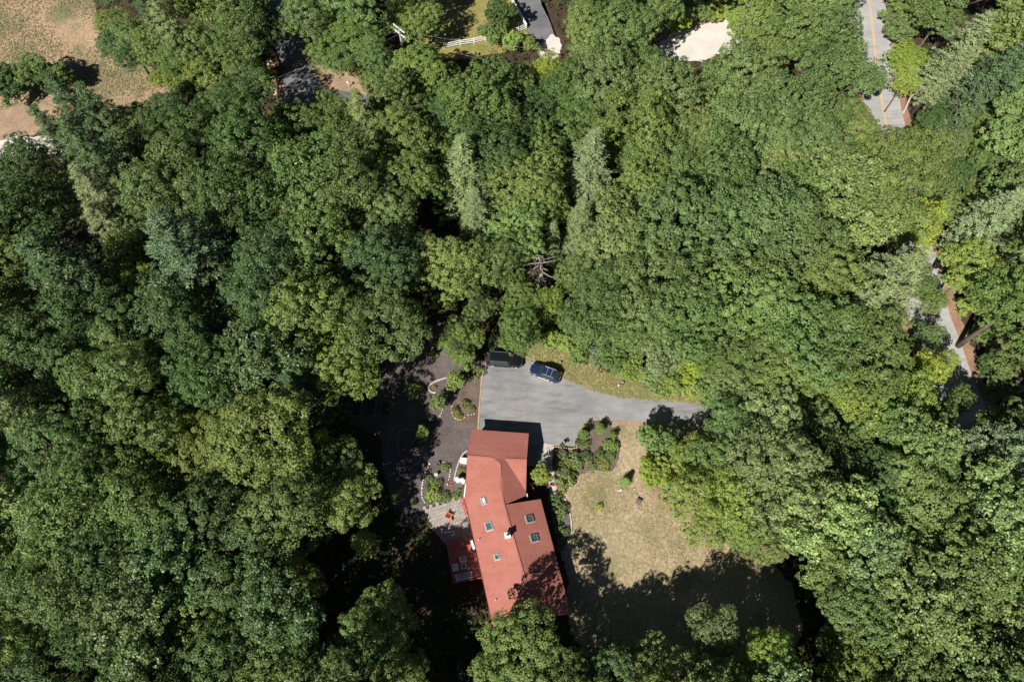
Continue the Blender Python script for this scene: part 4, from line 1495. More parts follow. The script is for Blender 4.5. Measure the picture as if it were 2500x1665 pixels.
edging("stone_edging", [(1351, 1090), (1366, 1091), (1382, 1094), (1398, 1095), (1408, 1093)], "straight row of buff stones between driveway and path bed", .4, M['stone_tan'], .03, 10)
kerb_curve("edging_curve", [(1376, 1212), (1388, 1240), (1394, 1270), (1394, 1300), (1388, 1322), (1380, 1334), (1377, 1345), (1384, 1356)], "white curved edging along the bed on the east side of the house", .16, .14, M['stone_white'])
kerb_curve("edging_curve", [(1386, 1356), (1400, 1362), (1407, 1385), (1412, 1410), (1415, 1440), (1415, 1480)], "thin pale edging running south into the tree shade", .12, .1, M['stone_grey'])
edging("stone_edging", [(1434, 1149), (1445, 1148), (1458, 1148), (1466, 1151)], "flat grey stones at the lawn side of the flower bed", .4, M['stone_grey'], .05, 11)
kerb_curve("edging_curve", [(1181, 896), (1176, 930), (1173, 960), (1170, 1000), (1167, 1050)], "straight pale edging between the parking area and dry mulch", .16, .08, M['stone_tan'])
kerb_curve("edging_curve", [(1276, 869), (1300, 878), (1322, 888)], "pale edging of the driveway behind the blue car", .16, .08, M['stone_tan'])

# brick edges and steps
def brick_row(a, b, label, n=6):
    A, B = G(*a), G(*b)
    c = (A + B) / 2
    root = empty("brick_edging", (c.x, c.y, .02), math.atan2((B - A).y, (B - A).x), label, "brick edging")
    L = (B - A).length
    mb = MB(); mb.box((0, 0, 0), (L / n - .015, .2, .14), bev=.008)
    me = mb.mesh("brick", M['brick'])
    for k in range(n):
        link("brick", me, root, (-L / 2 + L * (k + .5) / n, rng0.uniform(-.01, .01), rng0.uniform(-.005, .005) + .03))


brick_row((1096, 1177), (1105, 1176), "upper brick step of the narrow path in the kidney bed", 3)
brick_row((1096, 1184), (1105, 1183.5), "lower brick step of the narrow path in the kidney bed", 3)
brick_row((1341, 1184), (1360, 1184.5), "lower brick edge across the concrete garden path", 5)
brick_row((1346, 1164), (1357, 1163), "upper brick edge across the concrete garden path", 4)
sheet("garden_path", [(1096, 1185), (1106, 1184), (1107, 1222), (1097, 1226)], 5, M['mulch_light'], .03, .4, 41)
mb = MB()
mb.rock((0, 0, .15), (.32, .5, .4), random.Random(5))
o = mb.build("boulder", M['stone_tan'], None, tuple(G(1093, 1182)))
tag(o, "upright buff stone beside the brick steps", "stone")

# red handrail by the front door
t = empty("handrail", tuple(G(1301, 1193)), R(-68), "short red wooden handrail beside the round shrub, east side", "handrail")
for x in (-.6, 0, .6):
    MB().bar((x, 0, 0), (x, 0, .9), .08).build("post", M['red_wood'], t)
MB().bar((-.7, 0, .93), (.7, 0, .93), .1, .06).build("rail", M['red_wood'], t)
MB().bar((-.6, 0, .45), (.6, 0, .45), .06, .05).build("rail", M['red_wood'], t)
t = empty("handrail", tuple(G(1371, 1341)), R(10), "small red gate post and rail by the edging, southeast corner", "handrail")
for x in (-.35, .35):
    MB().bar((x, 0, 0), (x, 0, .85), .08).build("post", M['red_wood'], t)
MB().bar((-.42, 0, .87), (.42, 0, .87), .1, .05).build("rail", M['red_wood'], t)

# things on the lawn
p = G(1559.5, 1224, .3)
t = empty("fire_pit", (p.x, p.y, .004), R(-30), "square grey-brown metal box standing on the dry lawn", "fire pit")
MB().box((0, -.35, .2), (.8, .06, .4)).box((0, .35, .2), (.8, .06, .4)).box((-.37, 0, .2), (.06, .64, .4)).box((.37, 0, .2), (.06, .64, .4)).build("casing", M['grey_metal'], t)
MB().box((0, -.06, .33), (.68, .5, .03)).build("lid", M['grey_metal'], t)
MB().cyl((0, -.06, .34), .05, .05, .05, 10).build("knob", M['black_plastic'], t)
t = empty("rusty_ring", tuple(G(1623, 1237)), 0, "half-buried rust-red ring at the edge of the lawn", "fire ring")
mb = MB()
mb.tube([(.42 * math.cos(a), .42 * math.sin(a), .05) for a in np.linspace(-1.5, 2.2, 14)], [.05] * 14, 6)
mb.build("ring", M['terracotta'], t)
def rocks(name, px, py, n, spread, size, mat, label, cat, seed):
    r = random.Random(seed)
    root = empty(name, tuple(G(px, py)), 0, label, cat)
    for k in range(n):
        a, d = r.uniform(0, 6.28), spread * math.sqrt(r.random())
        s = size * r.uniform(.6, 1.4)
        MB().rock((d * math.cos(a), d * math.sin(a), s * .2 + (.22 * r.random() if n > 20 else 0)), (s, s * .8, s * .6), r).build("stone", mat, root, smooth=True)
    return root
rocks("stone_group", 1514, 1198, 5, .35, .38, M['stone_white'], "cluster of pale stones on the lawn below the small conifer", "stones", 21)
rocks("stone_group", 1549, 1193, 2, .15, .25, M['stone_white'], "two small pale stones left of the dry brown patch", "stones", 22)
rocks("stone_group", 1563, 1201, 2, .2, .2, M['stone_white'], "small pale stones just above the grey-brown box", "stones", 23)
rocks("stone_group", 1519, 941, 4, .6, .3, M['stone_white'], "few pale stones round the short stump on the verge", "stones", 24)
for px, py, lab, sc_ in ((1519, 936, "short dark cut stump on the grass verge above the driveway", 1.0), (1367.5, 887, "small dark stump in the grass behind the blue car", .9)):
    t = empty("tree_stump", tuple(G(px, py)), 0, lab, "stump")
    MB().lathe([(.34 * sc_, 0), (.25 * sc_, .12), (.22 * sc_, .45), (.2 * sc_, .47)], 12).build("stump", M['dark_wood'], t)
    MB().cyl((0, 0, .46), .18 * sc_, .18 * sc_, .02, 12).build("cut_face", M['grey_wood'], t)

# stone pile by the lane
root = empty("stone_pile", tuple(G(667, 200)), 0, "heap of tan rocks on the left side of the shaded lane", "stone pile")
r = random.Random(31)
lib = [MB().rock((0, 0, 0), (1, .8, .65), r, 0).mesh("rock", M['stone_tan'], True) for _ in range(6)]
base = G(667, 200)
for k in range(150):
    t_ = r.random()
    px, py = 660 + 22 * t_ + r.gauss(0, 7), 158 + 85 * t_ + r.gauss(0, 5)
    p = G(px, py) - base
    s = r.uniform(.3, .75)
    o = link("rock", lib[r.randrange(6)], root, (p.x, p.y, max(.1, .75 * math.exp(-((px - 660 - 22 * t_) / 9) ** 2) * r.random())), (r.uniform(-.4, .4), r.uniform(-.4, .4), r.uniform(0, 6)))
    o.scale = (s, s, s)

# mailboxes by the lane
for px, py, m1, m2, lab in ((827, 193, 'black_plastic', 'grey_wood', "dark mailbox on a short post on the dirt bank"), (852, 213, 'white', 'white', "white mailbox on a white post, lower on the dirt bank")):
    t = empty("mailbox", tuple(G(px, py)), R(35), lab, "mailbox", "mailboxes on the bank by the lane")
    MB().bar((0, 0, 0), (0, 0, 1.05), .1).bar((0, -.25, 1.0), (0, .25, 1.0), .09).build("post", M[m2], t)
    MB().box((0, 0, 1.16), (.2, .5, .2), bev=.05).build("box", M[m1], t)
    MB().box((.11, .1, 1.24), (.012, .05, .14)).build("flag", M['tail_red'], t)

# utility pole and wires
PH = 11.0
pt = G(973, 68, PH)
t = empty("utility_pole", (pt.x, pt.y, 0), 0, "weathered utility pole with crossarms rising out of the trees", "utility pole")
MB().cyl((0, 0, -.3), .19, .13, PH + .3, 12).build("pole", M['pole'], t)
aw = (G(1000, 101, PH - .5) - G(946, 58, PH - .5))
ad = aw.normalized()
arms = []
for z, L in ((PH - .35, 2.9), (PH - 1.5, 2.6)):
    MB().bar(tuple(-ad * L / 2 + Vector((0, 0, z)) + Vector((0, .15, 0))), tuple(ad * L / 2 + Vector((0, 0, z)) + Vector((0, .15, 0))), .12, .12).build("crossarm", M['white'], t)
    for s in (-1, 1):
        MB().bar(tuple(ad * s * L * .3 + Vector((0, .1, z))), (0, .1, z - .75), .04).build("brace", M['galv'], t)
        MB().lathe([(.04, 0), (.08, .05), (.05, .1), (.08, .15), (.04, .22)], 8, tuple(ad * s * L * .45 + Vector((0, .15, z + .06)))).build("insulator", M['white'], t)
        arms.append(pt.xy.to_3d() + ad * s * L * .45 + Vector((0, .15, z + .25)))
MB().cyl((.32, -.1, PH - 3.0), .25, .25, .95, 14).build("transformer", M['galv'], t)


def wire(a, b, sag, label):
    pts = []
    for k in range(17):
        q = k / 16
        p = a.lerp(b, q)
        p.z -= sag * 4 * q * (1 - q)
        pts.append(p)
    c = (a + b) / 2
    mb = MB()
    mb.tube([tuple(p - Vector((c.x, c.y, 0))) for p in pts], [.013] * 17, 5)
    o = mb.build("power_line", M['wire'], None, (c.x, c.y, 0))
    tag(o, label, "power line", "power lines on the utility pole")


wire(arms[0], G(560, 232, 10.4), .9, "upper overhead wire running left from the pole across the lane")
wire(arms[1], G(575, 252, 10.4), .9, "second overhead wire running left from the pole across the lane")
wire(arms[2], G(590, 270, 9.3), .9, "lowest overhead wire running left from the pole, under the others")
wire(arms[1], G(1420, 122, 10.4), .9, "overhead wire running right from the pole above the neighbour's lawn")
wire(arms[3], G(1290, 165, 9.3), .8, "lower overhead wire running right from the pole into the trees")

# white fences
def rail_fence(pts, label, nrail=3, spacing=2.4, h=1.25, board=.14, th=.05):
    P = [G(x, y) for x, y in pts]
    c = sum(P, Vector()) / len(P)
    root = empty("rail_fence", tuple(c), 0, label, "fence", "white fences round the neighbour's lawn")
    mbp = MB(); mbp.box((0, 0, (h + .1) / 2), (.13, .13, h + .1)).cyl((0, 0, h + .1), .1, .02, .08, 4)
    post = mbp.mesh("post", M['white'])
    for a, b in zip(P, P[1:]):
        L = (b - a).length
        n = max(1, round(L / spacing))
        for k in range(n + 1):
            p = a.lerp(b, k / n) - c
            link("post", post, root, (p.x, p.y, 0), (0, 0, math.atan2((b - a).y, (b - a).x)))
            if k < n:
                q = a.lerp(b, (k + 1) / n) - c
                for j in range(nrail):
                    z = h * (.3 + .66 * j / max(1, nrail - 1))
                    MB().bar((p.x, p.y, z), (q.x, q.y, z), th, board).build("rail", M['white'], root)
    return root


rail_fence([(1085, 120), (1124, 112), (1158, 107), (1185, 101), (1230, 90), (1266, 80), (1285, 72)], "white three-rail fence along the bottom of the neighbour's lawn")
rail_fence([(1285, 72), (1274, 50), (1260, 26), (1246, -2), (1232, -30)], "white fence along the neighbour's driveway", 4, 2.2, 1.25, .22)

# tall dry grass in the field and blades on the lawn
def grass(name, poly, n, h, seed, col, mask=None):
    rg = np.random.default_rng(seed)
    W = [tuple(G(x, y))[:2] for x, y in poly]
    xs, ys = [p[0] for p in W], [p[1] for p in W]
    off = [[tuple(G(x, y))[:2] for x, y in pl] for pl in (mask or ())]
    pts = []
    while len(pts) < n:
        x, y = rg.uniform(min(xs), max(xs)), rg.uniform(min(ys), max(ys))
        if in_poly(x, y, W) and not any(in_poly(x, y, pl) for pl in off) and (math.sin(x * .31 + 1.3 * math.sin(y * .23)) + math.sin(y * .37 + x * .11) > rg.uniform(-1.6, .6)): pts.append((x, y, 0.02))
    P = np.array(pts)
    per = 5
    ids = np.repeat(np.arange(n), per)
    C = P[ids] + rg.normal(size=(len(ids), 3)) * np.array([.09, .09, 0])
    hh = h * (.5 + rg.random(len(ids)))
    C[:, 2] = hh * .45
    T = rg.normal(size=(len(ids), 3)) * np.array([1, 1, .5])
    N = rg.normal(size=(len(ids), 3)) * .35 + np.array([0, 0, 1])
    me = leaf_mesh(name, C, N, hh, .07 + .06 * rg.random(len(ids)), M['needle'], rg, None, T)
    o = link(name, me)
    o.color = (*col, 1)
    tag(o, kind='stuff')
    return o


grass("dry_grass", P_FIELD, 5000, .22, 51, (.42, .33, .2), (P_GRAVEL_W, P_TRACK_W))
grass("green_grass", P_FIELD, 3500, .22, 52, (.2, .2, .095), (P_GRAVEL_W, P_TRACK_W))
grass("lawn_grass", P_LAWN_E, 5000, .10, 53, (.34, .275, .15), (P_BED_ISLAND, P_BED_PATH, P_BED_EAST, P_PARKING, P_PATH))
grass("verge_grass", P_LAWN_VERGE, 4500, .16, 54, (.27, .25, .105), (P_PARKING,))
grass("neighbour_grass", P_LAWN_N, 2500, .1, 55, (.27, .26, .09), (P_DRIVE_N,))

# leaves and twigs blown about on the driveway and in the garden
rg = np.random.default_rng(61)
W = [tuple(G(x, y))[:2] for x, y in P_PARKING]
pts = []
while len(pts) < 900:
    x, y = rg.uniform(-6, 45), rg.uniform(20, 48)
    if in_poly(x, y, W) and rg.random() < (.9 if math.sin(x * .7) + math.sin(y * .9 + x * .2) > .9 else .12): pts.append((x, y, .024))
W2 = [tuple(G(x, y))[:2] for x, y in P_MULCH]
while len(pts) < 2600:
    x, y = rg.uniform(-30, -4), rg.uniform(8, 52)
    if in_poly(x, y, W2): pts.append((x, y, .02))
C = np.array(pts)
N = rg.normal(size=C.shape) * .3 + np.array([0, 0, 1])
o = link("leaf_litter", leaf_mesh("leaf_litter", C, N, .1 + .14 * rg.random(len(C)), .08, M['needle'], rg))
o.color = (.30, .235, .17, 1)
tag(o, kind='stuff')

# ------------------------------------------------------------------ garden plants (survey pixel, radius in survey pixels, kind, colour, label)
GARDEN = [
 (1111, 927, 23, 'sapling', 'lime', "round light green small tree inside the white horseshoe edging"),
 (1012, 952, 18, 'shrub', 'lime', "round bush standing alone in the dark mulch left of the horseshoe edging"),
 (1070, 982, 21, 'sapling', 'sage', "upright sage green shrub below the horseshoe edging"),
 (1060, 866, 8, 'shrub', 'yellow', "small yellow-green shrub alone in the mulch near its top"),
 (1072, 838, 8, 'shrub', 'yellow', "brightest small yellow shrub at the top tip of the mulch"),
 (1031, 1056, 18, 'sapling', 'lime', "flecked lime green young tree on the edge of the mulch shade"),
 (1018, 1080, 10, 'shrub', 'dark', "dark low shrub under the flecked lime young tree"),
 (1060, 945, 5, 'shrub', 'rust', "tiny brownish plant inside the horseshoe edging"),
 (1135, 985, 9, 'shrub', 'sage', "blue-grey low plant above the round buff-edged bed"),
 (1152, 998, 7, 'shrub', 'sage', "small grey plant right of the round buff-edged bed"),
 (1111, 1002, 9, 'shrub', 'rust', "rust-tinged plant in the left of the round buff-edged bed"),
 (1122, 1014, 7, 'shrub', 'olive', "olive plant at the bottom of the round buff-edged bed"),
 (1059, 1207, 15, 'shrub', 'yellow', "bright lime bush in the kidney bed above the patio"),
 (1087, 1213, 11, 'shrub', 'bluegreen', "dull blue-green bush beside the bright lime bush above the patio"),
 (1044, 1190, 7, 'shrub', 'mid', "small green plant at the left edge of the kidney bed"),
 (1047, 1168, 9, 'shrub', 'olive', "olive clump at the upper left of the kidney bed"),
 (1071, 1178, 9, 'shrub', 'olive', "olive clump in the middle of the kidney bed"),
 (1060, 1183, 7, 'shrub', 'lime', "yellowish clump between the olive clumps of the kidney bed"),
 (1088, 1141, 9, 'shrub', 'olive', "olive bush beside the green tub at the bed's north end"),
 (1122, 1147, 6, 'shrub', 'lime', "lime plant between the white unit and the gas tanks, outer one"),
 (1132, 1147, 5, 'shrub', 'light', "light green plant between the white unit and the gas tanks, by the wall"),
 (1131, 1194, 6, 'shrub', 'mid', "narrow green shrub against the west wall below the gas tanks"),
 (1119, 1200, 7, 'shrub', 'lime', "yellow-green plant right of the brick steps"),
 (1112, 1209, 9, 'shrub', 'light', "low light green plant just above the patio's top edge"),
 (1047, 1223, 7, 'shrub', 'mid', "green plant at the lower left tip of the kidney bed"),
 (976, 1198, 9, 'shrub', 'olive', "ragged olive plant in half shade left of the mulch path"),
 (1010, 1223, 7, 'shrub', 'lime', "lime tuft on the mulch edge left of the patio"),
 (966, 1216, 10, 'shrub', 'olive', "low olive plant farther into the shade left of the patio"),
 (1008, 1251, 7, 'shrub', 'mid', "small plant in shade beside the patio's left corner"),
 (1321, 1158, 25, 'sapling', 'lime', "clipped egg-shaped light green bush beside the house and garden path"),
 (1378, 1165, 21, 'shrub', 'olive', "broad olive clump of long leaves right of the garden path"),
 (1374, 1190, 12, 'shrub', 'lime', "yellowish end of the clump beside the lower brick edge"),
 (1372, 1109, 12, 'shrub', 'sage', "sage bush by the top of the garden path"),
 (1401, 1117, 15, 'shrub', 'grey', "grey lavender bush in the middle of the path bed"),
 (1428, 1109, 11, 'shrub', 'dark', "dark shrub in the middle of the flower bed"),
 (1437, 1121, 11, 'shrub', 'sage', "grey-green plant under the dark shrub in the flower bed"),
 (1463, 1108, 11, 'shrub', 'mid', "green plant left of the pinkish flowers in the flower bed"),
 (1478, 1137, 10, 'shrub', 'lime', "spiky lime plant at the lower right tip of the flower bed"),
 (1458, 1127, 9, 'shrub', 'rust', "pinkish low flowers beside the spiky lime plant"),
 (1424, 1060, 14, 'sapling', 'light', "light green bush on the driveway corner, left one"),
 (1466, 1046, 15, 'sapling', 'light', "tallest light green bush on the driveway corner"),
 (1497, 1062, 12, 'sapling', 'light', "light green bush at the right of the driveway corner bed"),
 (1489, 1086, 16, 'shrub', 'light', "low green bush at the bed edge facing the lawn"),
 (1430, 1083, 12, 'shrub', 'mid', "small green bush below the left one on the driveway corner"),
 (1466, 1094, 5, 'shrub', 'rust', "small red-flowered plant in the driveway corner bed"),
 (1416, 1078, 11, 'shrub', 'mid', "green plant behind the edging stones of the driveway corner"),
 (1504, 1088, 11, 'shrub', 'olive', "olive plant at the right rim of the corner bed"),
 (1470, 1120, 10, 'shrub', 'light', "light green plant above the pinkish low flowers"),
 (1490, 1112, 12, 'shrub', 'mid', "green plant at the waist of the flower bed, lawn side"),
 (1446, 1138, 9, 'shrub', 'olive', "olive plant above the flat grey stones"),
 (1411, 1136, 11, 'shrub', 'light', "light green plant below the grey lavender bush"),
 (1389, 1130, 12, 'shrub', 'olive', "olive plant left of the grey lavender bush"),
 (1396, 1160, 11, 'shrub', 'olive', "olive tuft on the lawn side of the broad clump"),
 (1368, 1136, 11, 'shrub', 'mid', "green plant between path and olive clump"),
 (1357, 1219, 14, 'shrub', 'mid', "dense rounded shrub at the top of the east wall bed"),
 (1370, 1245, 16, 'shrub', 'mid', "widest rounded shrub in the east wall bed"),
 (1360, 1265, 9, 'shrub', 'pale', "pale flowering plant in the east wall bed"),
 (1366, 1289, 12, 'shrub', 'light', "light green flowering plant in the lower east wall bed"),
 (1382, 1298, 10, 'shrub', 'mid', "green plant touching the white curved edging, east wall bed"),
 (1368, 1317, 9, 'shrub', 'olive', "lowest olive plant in the east wall bed"),
 (1527, 1176, 13, 'small_conifer', 'light', "small dark-shadowed conifer alone on the dry lawn"),
 (1465, 1236, 8, 'shrub', 'yellow', "tiny yellow-green bush alone on the dry lawn"),
 (1166, 905, 14, 'shrub', 'olive', "low olive growth at the top left corner of the parking area"),
 (1040, 1320, 8, 'shrub', 'mid', "small plant in deep shade left of the deck"),
]
for px, py, r, kind, col, lab in GARDEN:
    if 1405 < px < 1515 and py < 1100: r *= .85
    big = kind in ('sapling',)
    plant(px, py, r * (1.0 if kind == 'sapling' else 1.12), kind, col, lab, "small tree" if kind == 'sapling' else ("conifer" if kind == 'small_conifer' else "shrub"), "garden plants round the house")
for i in range(len(TREES)): TREES[i] = TREES[i][:2] + (1,) + TREES[i][3:]      # garden plants do not keep trees away

K = 1.0619
